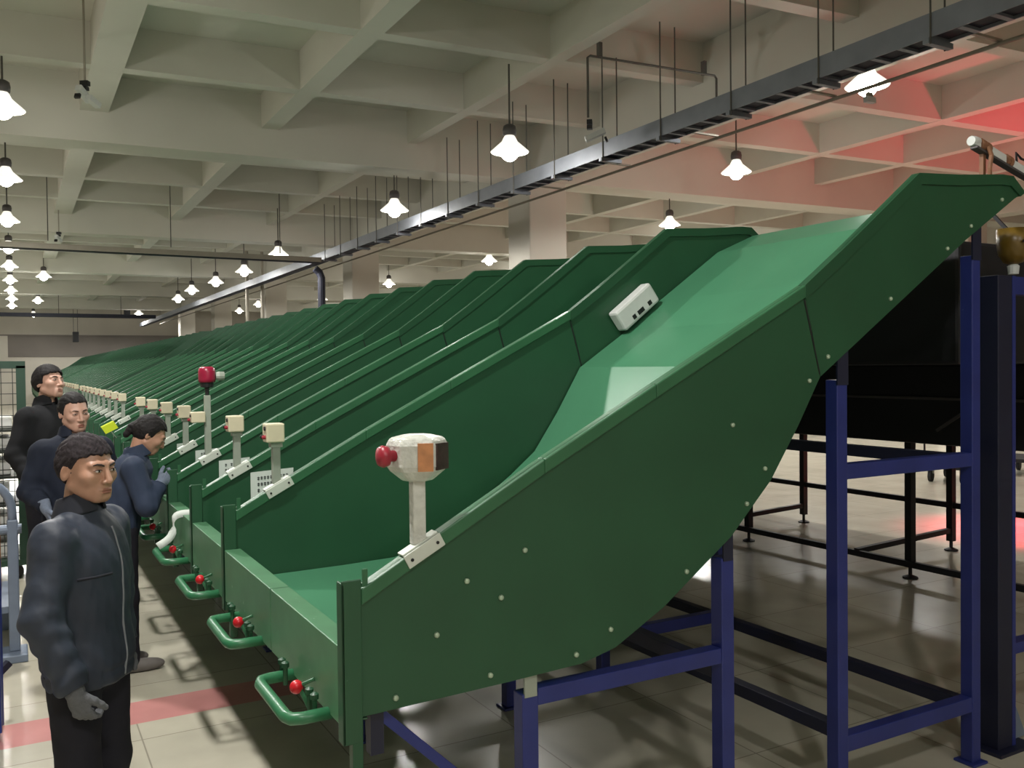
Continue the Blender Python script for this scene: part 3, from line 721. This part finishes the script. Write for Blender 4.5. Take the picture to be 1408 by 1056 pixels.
# ---------------------------------------------------------------- people, grown from smooth distance fields
A_ = np.array
def rcone(p, a, b, ra, rb, sy=None):
    a = A_(a, float); b = A_(b, float); pa = p-a; ba = b-a
    h = np.clip((pa@ba)/(ba@ba), 0, 1)
    return np.sqrt(((pa-h[:, None]*ba)**2).sum(1))-(ra+(rb-ra)*h)
def ell(p, c, r, R=None):
    q = p-A_(c, float)
    if R is not None: q = q@R
    r = A_(r, float); k0 = np.sqrt(((q/r)**2).sum(1))+1e-9; k1 = np.sqrt(((q/(r*r))**2).sum(1))+1e-9
    return k0*(k0-1)/k1
def smin(a, b, k):
    h = np.clip(.5+.5*(b-a)/k, 0, 1); return b+(a-b)*h-k*h*(1-h)
def smax(a, b, k): return -smin(-a, -b, k)
def rotm(yaw, pitch, roll=0.0):
    """columns: head axes in body axes (x left, y back, z up); yaw>0 turns to the person's left, pitch>0 looks down"""
    cz, sz = math.cos(yaw), math.sin(yaw); cx, sx = math.cos(pitch), math.sin(pitch); cr, sr = math.cos(roll), math.sin(roll)
    Rz = A_([[cz,-sz,0],[sz,cz,0],[0,0,1]]); Rx = A_([[1,0,0],[0,cx,-sx],[0,sx,cx]]); Ry = A_([[cr,0,sr],[0,1,0],[-sr,0,cr]])
    return Rz@Rx@Ry
def surfnet(fn, lo, hi, h):
    xs = [np.arange(lo[i], hi[i]+h, h) for i in range(3)]
    n = [len(x) for x in xs]
    G = np.stack(np.meshgrid(*xs, indexing='ij'), -1).reshape(-1, 3)
    F = np.empty(len(G))
    for i in range(0, len(G), 200000): F[i:i+200000] = fn(G[i:i+200000])
    F = F.reshape(n); S = F < 0
    cn = (n[0]-1, n[1]-1, n[2]-1)
    acc = np.zeros((cn[0]*cn[1]*cn[2], 3)); cnt = np.zeros(cn[0]*cn[1]*cn[2])
    quads = []
    cid = lambda i, j, k: (i*cn[1]+j)*cn[2]+k
    for ax in range(3):
        sl0 = [slice(None)]*3; sl1 = [slice(None)]*3; sl0[ax] = slice(0, -1); sl1[ax] = slice(1, None)
        f0, f1 = F[tuple(sl0)], F[tuple(sl1)]
        idx = np.argwhere((f0 < 0) != (f1 < 0))
        o1, o2 = (ax+1) % 3, (ax+2) % 3
        idx = idx[(idx[:, o1] > 0) & (idx[:, o1] < n[o1]-1) & (idx[:, o2] > 0) & (idx[:, o2] < n[o2]-1)]
        a = f0[tuple(idx.T)]; b = f1[tuple(idx.T)]; t = a/(a-b)
        P = np.stack([xs[d][idx[:, d]] for d in range(3)], 1); P[:, ax] += t*h
        cells = []
        for d1, d2 in ((0,0),(-1,0),(-1,-1),(0,-1)):
            q = idx.copy(); q[:, o1] += d1; q[:, o2] += d2
            c = cid(q[:, 0], q[:, 1], q[:, 2]); cells.append(c)
            np.add.at(acc, c, P); np.add.at(cnt, c, 1)
        Q = np.stack(cells, 1); neg = a >= 0
        Q[neg] = Q[neg][:, ::-1]; quads.append(Q)
    Q = np.concatenate(quads); used = np.unique(Q)
    V = acc[used]/cnt[used][:, None]
    return V, np.searchsorted(used, Q)
def netmesh(name, parts, mats, parent=None, matfn=None, xf=None):
    V = []; Q = []; o = 0
    for v, q in parts: V.append(v); Q.append(q+o); o += len(v)
    V = np.concatenate(V); Q = np.concatenate(Q)
    if xf is not None: V = V@xf[0].T+xf[1]
    me = bpy.data.meshes.new(name)
    me.vertices.add(len(V)); me.vertices.foreach_set('co', V.astype(np.float32).ravel())
    me.loops.add(Q.size); me.loops.foreach_set('vertex_index', Q.astype(np.int32).ravel())
    me.polygons.add(len(Q)); me.polygons.foreach_set('loop_start', np.arange(0, Q.size, 4, dtype=np.int32))
    me.polygons.foreach_set('use_smooth', np.ones(len(Q), dtype=bool))
    for m in mats: me.materials.append(m)
    if matfn is not None: me.polygons.foreach_set('material_index', matfn(V[Q].mean(1)).astype(np.int32))
    me.update(calc_edges=True); me.validate()
    ob = bpy.data.objects.new(name, me); C.objects.link(ob)
    if parent: ob.parent = parent
    return ob
# --- the head, in its own axes: x left, -y face, z up, chin at -.115, crown at .115
EX, EZ = .0305, .002
def head_sdf(p, female=False, wide=1.0):
    p = p/A_([wide, 1, 1])
    ax = A_([np.abs(p[:, 0]), p[:, 1], p[:, 2]]).T
    d = ell(p, (0,.016,.030), (.074,.094,.086))
    d = smin(d, ell(p, (0,-.026,-.030), (.0635,.064,.080)), .03)
    d = smin(d, rcone(ax, (.053,.008,-.056), (.020,-.064,-.095), .017, .016), .030)
    d = smin(d, ell(p, (0,-.070,-.094), (.024,.016,.018)), .022)
    d = smin(d, ell(ax, (.043,-.062,-.022), (.020,.018,.017)), .028)            # cheek
    d = smin(d, rcone(ax, (.006,-.083,.024), (.044,-.070,.022), .010, .008), .016)   # brow
    d = smax(d, -ell(ax, (EX,-.100,EZ), (.016,.016,.0105)), .014)               # socket
    d = smin(d, ell(ax, (EX,-.0755,EZ), (.0158,.0135,.0115)), .005)              # lids
    d = smin(d, rcone(p, (0,-.089,.012), (0,-.107,-.034), .0072, .0112), .011)   # nose
    d = smin(d, ell(ax, (.0135,-.096,-.038), (.0085,.009,.0068)), .008)
    d = smin(d, ell(p, (0,-.073,-.070), (.031,.022,.026)), .020)                # muzzle
    d = smin(d, ell(p, (0,-.0925,-.0665), (.024,.0058,.0042)), .005)             # upper lip
    d = smin(d, ell(p, (0,-.0915,-.0762), (.020,.0058,.0046)), .005)            # lower lip
    d = smax(d, -ell(p, (0,-.100,-.0712), (.023,.0075,.0013)), .003)
    d = smax(d, -ell(p, (0,-.098,-.088), (.014,.008,.005)), .010)
    d = smax(d, -ell(ax, (.006,-.102,-.0440), (.003,.006,.002)), .003)          # nostrils
    R = rotm(-.35, .18)
    e = ell(ax, (.076,.016,-.008), (.0065,.017,.031), R)
    e = smax(e, -ell(ax, (.084,.012,-.006), (.006,.009,.019), R), .006)
    d = smin(d, e, .006)
    return d
def noise3(p, s, seed=0):
    r = np.random.RandomState(seed); o = np.zeros(len(p))
    for i in range(5):
        k = r.normal(size=3)*s*(1+.5*i); o += np.sin(p@k+r.uniform(0, 6.28))/(1+.4*i)
    return o/3
def hair_sdf(p, style):
    s = style
    d = ell(p, (0,.017,.033), (.0745+s['t'],.0945+s['t'],.086+s['t']*1.1))
    d = smin(d, ell(p, (0,.03,.0), (.071+s['t'],.080+s['t'],.07)), .02)
    d += .0026*noise3(p, 130, 3)+.0030*noise3(p, 45, 9)
    edge = np.clip((s['hl']+.012-p[:, 2])/.05, 0, 1)*np.clip((.03-p[:, 1])/.05, 0, 1); d += .0045*edge*(s['t']/.010)
    jag = .0022*np.sin(p[:,0]*300+40*p[:,2])+.0022*np.sin(p[:,0]*170+2+p[:,1]*90)+.0015*np.sin(p[:,1]*260+p[:,2]*120)
    hl = s['hl']+jag+s.get('fr', 0)*np.sin(p[:, 0]*55+1.0)*.006-(.35*np.maximum(np.abs(p[:, 0])-.045, 0))*1.6
    face = np.minimum(np.minimum(hl-p[:, 2], (-.018-.012*np.minimum(1, np.maximum(0, (p[:,2]-.02)*30)))-p[:, 1]+jag), 1)
    d = smax(d, face, .006)
    zc = s['nape']-.25*(p[:, 1]-.05)
    ear = np.where(p[:, 1] < .045, -.002-.55*np.maximum(0,(p[:, 1]+.005))*0, s['nape'])
    low = np.where(p[:, 1] < .036, (-.012 if not s.get('long') else -.012), s['nape'])
    tt = np.clip((p[:, 1]-.016)/.03, 0, 1); low = -.014*(1-tt)+s['nape']*tt
    d = smax(d, low-p[:, 2], .006)
    if s.get('bun') is not None:
        d = smin(d, ell(p, s['bun'], s.get('bunr', (.032,.032,.034)))+.002*noise3(p, 90, 5), .012)
    if s.get('tail') is not None:
        for a, b, ra, rb in s['tail']: d = smin(d, rcone(p, a, b, ra, rb)+.002*noise3(p, 90, 5), .012)
    return d
# --- hand: origin wrist, -z along fingers, x = thumb side, palm faces y+
def hand_sdf(p, curl=.5, g=0.0):
    d = ell(p, (.000,.0,-.045), (.040+g,.016+g,.052+g))
    d = smin(d, rcone(p, (0,0,.03), (0,0,-.02), .027+g, .026+g), .015)
    for i, (x, l) in enumerate(((.029,.070),(.010,.080),(-.010,.075),(-.028,.060))):
        a = A_((x,.0,-.082)); s = A_((x*1.15,0,0))-A_((x,0,0)); ang = curl*(.7+.12*i)
        for seg, f in enumerate((.45,.31,.24)):
            dr = A_((x*.6, math.sin(ang), -math.cos(ang))); dr /= np.linalg.norm(dr)
            b = a+dr*l*f; r = .0092-.0009*seg+g
            d = smin(d, rcone(p, a, b, r, r-.0007), .004 if seg else .008); a = b; ang += curl*.9
    a = A_((.030,.004,-.028))
    for seg, (l, an, fw) in enumerate(((.034,.75,.25),(.028,.45,.55),(.022,.25,.7))):
        dr = A_((math.sin(an)*(1-.25*curl), math.sin(fw*curl*1.3), -math.cos(an))); dr /= np.linalg.norm(dr)
        b = a+dr*l; d = smin(d, rcone(p, a, b, .0125-.0015*seg+g, .0115-.0015*seg+g), .007); a = b
    return d
M['skin_man'] = mat('skin_warm_tan', (176,134,112), 0.45, var=0.06, vscale=25, bump=0.05, bscale=200)
M['skin_pale'] = mat('skin_light', (188,148,130), 0.5, var=0.05, vscale=25, bump=0.05, bscale=200)
M['lip'] = mat('lips', (152,102,88), 0.45, var=0.06, vscale=40)
M['hair'] = mat('hair_black', (27,24,25), 0.7, var=0.25, vscale=80, bump=0.4, bscale=55, spec=.3)
M['hair_grey'] = mat('hair_greying_black', (46,41,44), 0.8, var=0.4, vscale=70, bump=0.5, bscale=55, spec=.2)
M['eye_white'] = mat('eye_white', (196,186,178), 0.3, var=0.02)
M['iris'] = mat('dark_iris', (28,20,16), 0.2, var=0.05)
M['brow'] = mat('eyebrow_hair', (46,36,32), 0.8, var=0.2, vscale=120)
def cloth(name, rgb, rough=.8, sheen=.0):
    return mat(name, rgb, rough, var=0.10, vscale=12, bump=0.25, bscale=14, spec=.3)
M['jacket_slate'] = cloth('slate_navy_work_cloth', (50,56,68), .55)
M['trousers_dark'] = cloth('near_black_trouser_cloth', (30,30,38), .85)
M['jacket_black'] = cloth('black_wool', (27,28,31), .9)
M['jacket_navy'] = cloth('dark_navy_cloth', (28,34,48), .85)
M['jacket_blue'] = cloth('blue_grey_work_cloth', (46,56,76), .8)
M['collar_dark'] = cloth('dark_collar_cloth', (40,42,50), .8)
M['glove_grey'] = mat('grey_knit_glove', (92,94,98), .9, var=.1, vscale=60, bump=.4, bscale=160)
M['glove_blue'] = mat('blue_grey_glove', (112,122,140), .9, var=.1, vscale=60, bump=.4, bscale=160)
M['shoe'] = mat('black_shoe', (26,26,28), .5, var=.1, vscale=20)
M['shoe_grey'] = mat('grey_shoe', (105,100,96), .7, var=.1, vscale=20)
M['shirt'] = mat('pale_shirt', (150,150,155), .8, var=.05, vscale=20)
M['piping'] = mat('grey_piping', (120,124,130), .7, var=.05, vscale=20)

def person(name, label, loc, rz, scale, J, skin, hair, style, jacket, trousers, shoe, hh=.003, ch=.007, gloves=None, hem=.80, female=False,
           collar=None, extra=None, closed_eyes=0.0, bulk=1.0, seed=1):
    J = {k: A_(v, float) for k, v in J.items()}
    hc, Rh = J['head'], rotm(*style['rot'])
    def neck(p, g=0.0):
        nb = J['neck']; top = hc+Rh@A_((0,.030,-.060))
        return rcone(p, nb-A_((0,0,.05)), top, .062+g, .050+g)
    def headp(p): return smin(head_sdf((p-hc)@Rh, female, style.get('wide', 1.0)), neck(p), .018)
    parts = [surfnet(headp, hc-A_((.13,.15,.20)), hc+A_((.13,.15,.15)), hh)]
    # hands
    HX = {}
    for s in 'rl':
        if s+'_wrist' not in J: continue
        w_ = J[s+'_wrist']; f = J[s+'_hand']-w_; f /= np.linalg.norm(f)
        th = J.get(s+'_thumb', A_((0,-1.0,0))); th = th-f*(th@f); th /= np.linalg.norm(th)
        z = -f; x = th; y = np.cross(z, x)
        inward = A_((1.0 if s == 'r' else -1.0, 0, 0))
        if s+'_palm' in J: inward = J[s+'_palm']
        if y@inward < 0: y = -y
        HX[s] = np.stack([x, y, z], 1)
        cu = style.get('curl_'+s, .5); R = HX[s]; gs = style.get('hs', .95)
        gl = gloves and s in gloves
        if not gl:
            v, q = surfnet(lambda p: hand_sdf(p/gs, cu)*gs, A_((-.085,-.095,-.20)), A_((.085,.095,.06)), hh)
            if np.linalg.det(R) < 0: q = q[:, ::-1]
            parts.append((v@R.T+w_, q))
    def core(p):
        d = rcone(p, J['pelvis'], J['chest'], .10, .11)
        d = smin(d, neck(p, -.006), .04)
        for s in 'rl':
            d = smin(d, rcone(p, J[s+'_sh']+A_((-.03 if s == 'l' else .03, 0, -.05)), J[s+'_el'], .040, .034), .03); d = smin(d, rcone(p, J[s+'_el'], J[s+'_wrist'], .036, .025), .02)
            d = smin(d, rcone(p, J[s+'_hip'], J[s+'_kn'], .07, .048), .03); d = smin(d, rcone(p, J[s+'_kn'], J[s+'_an'], .046, .032), .02)
        return d
    allp = np.stack(list(J[k] for k in J if k.split('_')[-1] in ('pelvis','chest','neck','sh','el','wrist','hip','kn','an')))
    parts.append(surfnet(core, allp.min(0)-.12, allp.max(0)+.12, .016))
    lipc = hc+Rh@A_((0,-.098,-.071))
    def mf(c):
        q = (c-lipc)@Rh
        return ((np.abs(q[:, 0]) < .0205-.5*np.abs(q[:,2])) & (np.abs(q[:, 2]) < .0105) & (q[:, 1] < .012)).astype(int)
    body = netmesh(name, parts, [skin, M['lip']], matfn=mf)
    body.location = loc; body.rotation_euler = (0, 0, rz); body.scale = (scale,)*3
    tag(body, label, 'person')
    XF = (Rh, hc)
    # hair
    netmesh('hair', [surfnet(lambda p: hair_sdf(p, style), A_((-.11,-.12,-.22 if style.get('tail') else -.12)), A_((.11,.20,.145)), hh*1.15)], [hair], body, xf=XF)
    # eyes and brows
    wd_ = style.get('wide', 1.0)
    for s in (-1, 1):
        op = 1.0-closed_eyes
        e = MB().sphere((s*EX*wd_, -.0872, EZ-.0005), 1, 16, (.0125, .0048, .0040*op+.0008))
        e.v = [tuple(Rh@A_(v)+hc) for v in e.v]; eo = e.build('eye', M['eye_white'], body, smooth=True)
        e = MB().sphere((s*EX*wd_+style.get('gx', .0), -.0893, EZ-.0003), 1, 12, (.0056, .0034, .0042*op+.0007))
        e.v = [tuple(Rh@A_(v)+hc) for v in e.v]; e.build('iris', M['iris'], eo, smooth=True)
        e = MB().tube([((s*(EX-.0165))*wd_,-.0885,EZ+.001),((s*(EX-.006))*wd_,-.0925,EZ+.0052),((s*(EX+.006))*wd_,-.0905,EZ+.0052),((s*(EX+.0165))*wd_,-.0825,EZ+.0005)], [.0006,.0014,.0014,.0006], 6)
        e.v = [tuple(Rh@A_(v)+hc) for v in e.v]; e.build('eyelid_line', M['brow'], eo, smooth=True)
        bp = [(s*.012*wd_,-.0925,.0195),(s*.024*wd_,-.0925,.0245),(s*.036*wd_,-.0865,.0265),(s*.047*wd_,-.076,.0215)]
        e = MB().tube(bp, [.0026,.0040,.0034,.0012] if not female else [.0016,.0024,.002,.0008], 8)
        e.v = [tuple(Rh@A_(v)+hc) for v in e.v]; e.build('eyebrow', M['brow'], body, smooth=True)
    # jacket
    sp = J['chest']-J['pelvis']; sp /= np.linalg.norm(sp)
    shx = J['l_sh']-J['r_sh']; shx /= np.linalg.norm(shx)
    fr = np.cross(shx, sp); fr /= np.linalg.norm(fr); lx = np.cross(sp, fr)
    RT = np.stack([lx, fr, sp], 1)
    L_ = np.linalg.norm(J['chest']-J['pelvis'])
    hemz = hem
    def torso(p):
        q = (p-J['pelvis'])@RT
        d = ell(q, (0,.005,L_*.90), (.180*bulk,.122*bulk,.215))
        d = smin(d, ell(q, (0,-.005,L_*.45), (.175*bulk,.132*bulk,.25)), .05)
        d = smin(d, ell(q, (0,.005,-.02), (.185*bulk,.140*bulk,.20)), .05)
        d = smax(d, (hemz-J['pelvis'][2])-q[:, 2], .012)
        return d
    r0 = np.random.RandomState(seed)
    def jac(p):
        d = torso(p)
        for s in 'rl':
            sh, el, wr = J[s+'_sh'], J[s+'_el'], J[s+'_wrist']
            a1 = rcone(p, sh+(0.0 if False else 1.0)*A_((-.018 if s == 'l' else .018, 0, -.035)), el, .074*bulk, .062*bulk)
            cuff = el+(wr-el)*.96
            a2 = rcone(p, el, cuff, .064*bulk, .050*bulk)
            ax_ = (cuff-el)/np.linalg.norm(cuff-el); t = (p-el)@ax_
            up_ = (el-sh)/np.linalg.norm(el-sh); t1 = (p-sh)@up_
            # cloth folds, strongest round the elbow and above the cuff
            f2 = .0034*np.sin(t*62+2.2*np.sin((p@A_((21.,17.,9.)))))*np.exp(-((t-.05)/.13)**2)+.0048*np.sin(t*75+1.5*np.sin(p@A_((25.,-19.,6.))))*np.exp(-((t-.22)/.07)**2)
            f1 = .0022*np.sin(t1*48+2.0*np.sin(p@A_((16.,22.,5.))))*np.clip((t1-.06)/.12, 0, 1)
            a2 = smax(a2+f2, t-np.linalg.norm(cuff-el), .008); a1 = a1+f1
            d = smin(d, smin(a1, a2, .03), .035)
        n = J['neck']
        d = smin(d, rcone(p, n-A_((0,-.01,.09)), n-A_((0,0,.02)), .105, .060), .06)
        for s in 'rl': d = smin(d, rcone(p, n-A_((0,-.005,.055)), J[s+'_sh']+A_((0,.005,-.045)), .058, .060), .03)
        w_ = p*A_((1,1,.45)); d += .006*noise3(w_, 17, seed+2)+.0038*(1-np.abs(noise3(w_, 30, seed+5))*2)*.6
        z = p[:, 2]
        d += .006*np.exp(-((z-hemz-.055)/.012)**2)*(np.abs(p[:, 0]) < .25)*(np.abs((p-J['pelvis'])@fr) < .3)*(d < .05)*(np.sqrt(((p-J['r_wrist'])**2).sum(1)) > .12)
        return d
    sel = np.stack([J[s+k] for s in 'rl' for k in ('_sh','_el','_wrist')]+[J['pelvis'], J['neck']])
    lo = sel.min(0)-.14; hi = sel.max(0)+.12; lo[2] = min(hemz-.03, sel[:, 2].min()-.08); lo[1] = min(lo[1], J['pelvis'][1]-.2); hi[1] = max(hi[1], J['pelvis'][1]+.2)
    lo[0] = min(lo[0], J['pelvis'][0]-.24); hi[0] = max(hi[0], J['pelvis'][0]+.24)
    jk = netmesh('jacket', [surfnet(jac, lo, hi, ch)], [jacket], body)
    if extra == 'zip':
        zp = []
        for zz in np.linspace(J['neck'][2]-.07, hemz+.02, 40):
            ys = np.linspace(-.30, .05, 300); P_ = np.stack([np.full(300, .004), ys, np.full(300, zz)], 1); v_ = jac(P_)
            k_ = np.argmax(v_ < 0); zp.append((.004, ys[k_]-.001, zz))
        for i_ in range(2): zp = [zp[0]]+[(.004, (zp[k][1]+zp[k-1][1]+zp[k+1][1])/3, zp[k][2]) for k in range(1, 39)]+[zp[39]]
        MB().tube(zp, .0045, 6).build('zip', M['piping'], jk, smooth=True)
        for x0_, zz, hw in ((-.115, 1.20, .055),):
            ys = np.linspace(-.30, .05, 300); q_ = []
            for xx in (x0_-hw, x0_, x0_+hw):
                v_ = jac(np.stack([np.full(300, xx), ys, np.full(300, zz)], 1)); q_.append((xx, ys[np.argmax(v_ < 0)]-.002, zz))
            MB().tube(q_, .005, 6).build('pocket_edge', M['collar_dark'], jk, smooth=True)
    # collar
    n = J['neck']
    def col(p):
        q = p-n; tilt = q[:, 2]+.30*q[:, 1]
        rr_ = np.sqrt((q[:, 0])**2+((q[:, 1]-.004)*.94)**2)
        tgt = .071+.28*np.clip(.020-tilt, -.03, .06)
        d = np.abs(rr_-tgt)-.0055
        d = smax(d, np.abs(tilt-.008)-.042, .006)
        gap = .02+.25*np.clip(tilt, 0, 1)-np.abs(q[:, 0])          # opening at the throat
        d = smax(d, np.minimum(gap, -q[:, 1]-.02), .006)
        return d+.001*noise3(p, 60, 4)
    cl = netmesh('collar', [surfnet(col, n-A_((.12,.13,.075)), n+A_((.12,.13,.085)), .0045)], [collar or jacket], body)
    # trousers
    def tr(p):
        d = ell(p, J['pelvis']+A_((0,.0,.0)), (.165,.125,.15))
        for s in 'rl':
            d = smin(d, rcone(p, J[s+'_hip'], J[s+'_kn'], .094, .072), .03)
            an = J[s+'_an']; d = smin(d, rcone(p, J[s+'_kn'], an-A_((0,0,.03)), .072, .060), .03)
        d = smax(d, J['r_an'][2]-.055-p[:, 2], .01)
        return d+.004*noise3(p, 16, seed+11)+.0025*noise3(p, 36, seed+12)
    sel = np.stack([J[s+k] for s in 'rl' for k in ('_hip','_kn','_an')]+[J['pelvis']])
    tro = netmesh('trousers', [surfnet(tr, sel.min(0)-A_((.2,.2,.09)), sel.max(0)+.2, ch*1.25)], [trousers], body)
    for s in 'rl':
        an = J[s+'_an']; fd = J.get(s+'_foot', A_((0,-1.,0))); fd = fd/np.linalg.norm(fd); sd = A_((-fd[1], fd[0], 0))
        RS = np.stack([sd, -fd, A_((0,0,1.))], 1)
        def sh_(p):
            q = (p-A_((an[0], an[1], an[2]-.08)))@RS
            d = ell(q, (0,-.075,.03), (.047,.135,.045)); d = smin(d, ell(q, (0,.01,.06), (.042,.055,.05)), .03)
            return smax(d, -q[:, 2], .004)
        netmesh('shoe', [surfnet(sh_, an-A_((.25,.25,.10)), an+A_((.25,.25,.06)), .008)], [shoe], body)
    # gloves
    if gloves:
        for s in gloves:
            cu = style.get('curl_'+s, .5); R = HX[s]; gs = style.get('hs', .95)
            def gsd(p):
                d = hand_sdf(p/gs, cu, .0022)*gs
                c = smax(rcone(p, (0,0,.055), (0,0,.0), .036, .031), p[:, 2]-.05, .004)
                return smin(d, c, .01)
            v, q = surfnet(gsd, A_((-.09,-.10,-.20)), A_((.09,.10,.075)), hh)
            if np.linalg.det(R) < 0: q = q[:, ::-1]
            netmesh('glove', [(v@R.T+J[s+'_wrist'], q)], [gloves[s]], body)
    return body

STAND = dict(pelvis=(0,0,.90), chest=(0,.0,1.24), neck=(0,.02,1.425), head=(0,-.014,1.564),
    r_sh=(-.185,.01,1.365), r_el=(-.245,.03,1.09), r_wrist=(-.235,-.08,.855), r_hand=(-.22,-.11,.70),
    l_sh=(.185,.01,1.365), l_el=(.245,.03,1.09), l_wrist=(.235,-.06,.855), l_hand=(.22,-.08,.70),
    r_hip=(-.09,0,.88), r_kn=(-.10,-.02,.48), r_an=(-.105,.02,.085), l_hip=(.09,0,.88), l_kn=(.10,-.02,.48), l_an=(.105,.02,.085))
R_D = math.radians
def J_(**k): d = dict(STAND); d.update(k); return d
pm = person('person', 'short haired man in a slate work jacket standing nearest the camera at the lower left', (.195, 3.275, 0), R_D(55), .922,
    J_(r_wrist=(-.225,-.09,.835), r_hand=(-.205,-.13,.69), r_el=(-.25,.01,1.09), l_wrist=(.20,-.02,.87), l_hand=(.18,-.03,.72)),
    M['skin_man'], M['hair_grey'], dict(rot=(R_D(-16), R_D(4)), t=.010, hl=.058, nape=-.060, fr=.3, curl_r=.75, wide=1.07),
    M['jacket_slate'], M['trousers_dark'], M['shoe'], hh=.0026, ch=.006, gloves={'r': M['glove_grey'], 'l': M['glove_grey']}, hem=.80, collar=M['collar_dark'], bulk=1.04, seed=4, extra='zip')
# small red tag on the trouser pocket and jacket zip
MB().obox((-.165,-.105,.735), (.010,-.006,0), (.003,.004,0), (0,0,.006)).build('pocket_tag', M['red'], pm)
person('person', 'dark haired woman in a navy coat standing between the front man and tall man', (.302, 6.02, 0), R_D(12), .972,
    J_(r_wrist=(-.20,-.16,1.00), r_hand=(-.17,-.22,.87), r_el=(-.25,.02,1.09), head=(.005,-.025,1.564)),
    M['skin_pale'], M['hair'], dict(rot=(R_D(8), R_D(8), R_D(-4)), t=.008, hl=.070, nape=-.075, fr=0, curl_r=.6, bun=(0,.115,-.01)),
    M['jacket_navy'], M['trousers_dark'], M['shoe'], hh=.004, ch=.011, gloves={'r': M['glove_blue']}, hem=.72, female=True, closed_eyes=.7, seed=9)
person('person', 'tall young man in a black coat standing at the back by the roll cage', (.215, 7.56, 0), R_D(40), 1.075,
    J_(r_wrist=(-.23,-.10,.87), head=(0,-.020,1.568)),
    M['skin_pale'], M['hair'], dict(rot=(R_D(0), R_D(-10), R_D(5)), t=.016, hl=.058, nape=-.065, fr=1, curl_r=.5),
    M['jacket_black'], M['trousers_dark'], M['shoe_grey'], hh=.004, ch=.011, hem=.70, collar=M['jacket_black'], closed_eyes=.3, seed=15)
person('person', 'woman with tied hair in a blue grey work jacket leaning over a chute lip', (.53, 5.70, 0), R_D(88), .925,
    J_(pelvis=(0,.03,.90), chest=(0,-.045,1.21), neck=(0,-.105,1.385), head=(0,-.185,1.495),
       r_sh=(-.18,-.07,1.335), r_el=(-.25,-.14,1.07), r_wrist=(-.16,-.22,1.19), r_hand=(-.13,-.32,1.26), r_thumb=(0,0,1.), r_palm=(1.,0,0),
       l_sh=(.18,-.07,1.335), l_el=(.25,-.20,1.09), l_wrist=(.12,-.24,1.12), l_hand=(.08,-.36,1.14), l_thumb=(0,0,1.),
       r_an=(-.10,-.03,.085), l_an=(.10,.05,.085), r_kn=(-.10,-.02,.48)),
    M['skin_man'], M['hair'], dict(rot=(R_D(2), R_D(32)), t=.010, hl=.066, nape=-.085, fr=0, curl_r=.7, curl_l=.7, bun=(0,.105,.0), bunr=(.036,.030,.040), tail=[((0,.12,-.01),(0,.125,-.07),.028,.020)]),
    M['jacket_blue'], M['trousers_dark'], M['shoe_grey'], hh=.004, ch=.009, gloves={'r': M['glove_blue'], 'l': M['glove_grey']}, hem=.74, female=True, closed_eyes=.5, seed=21)
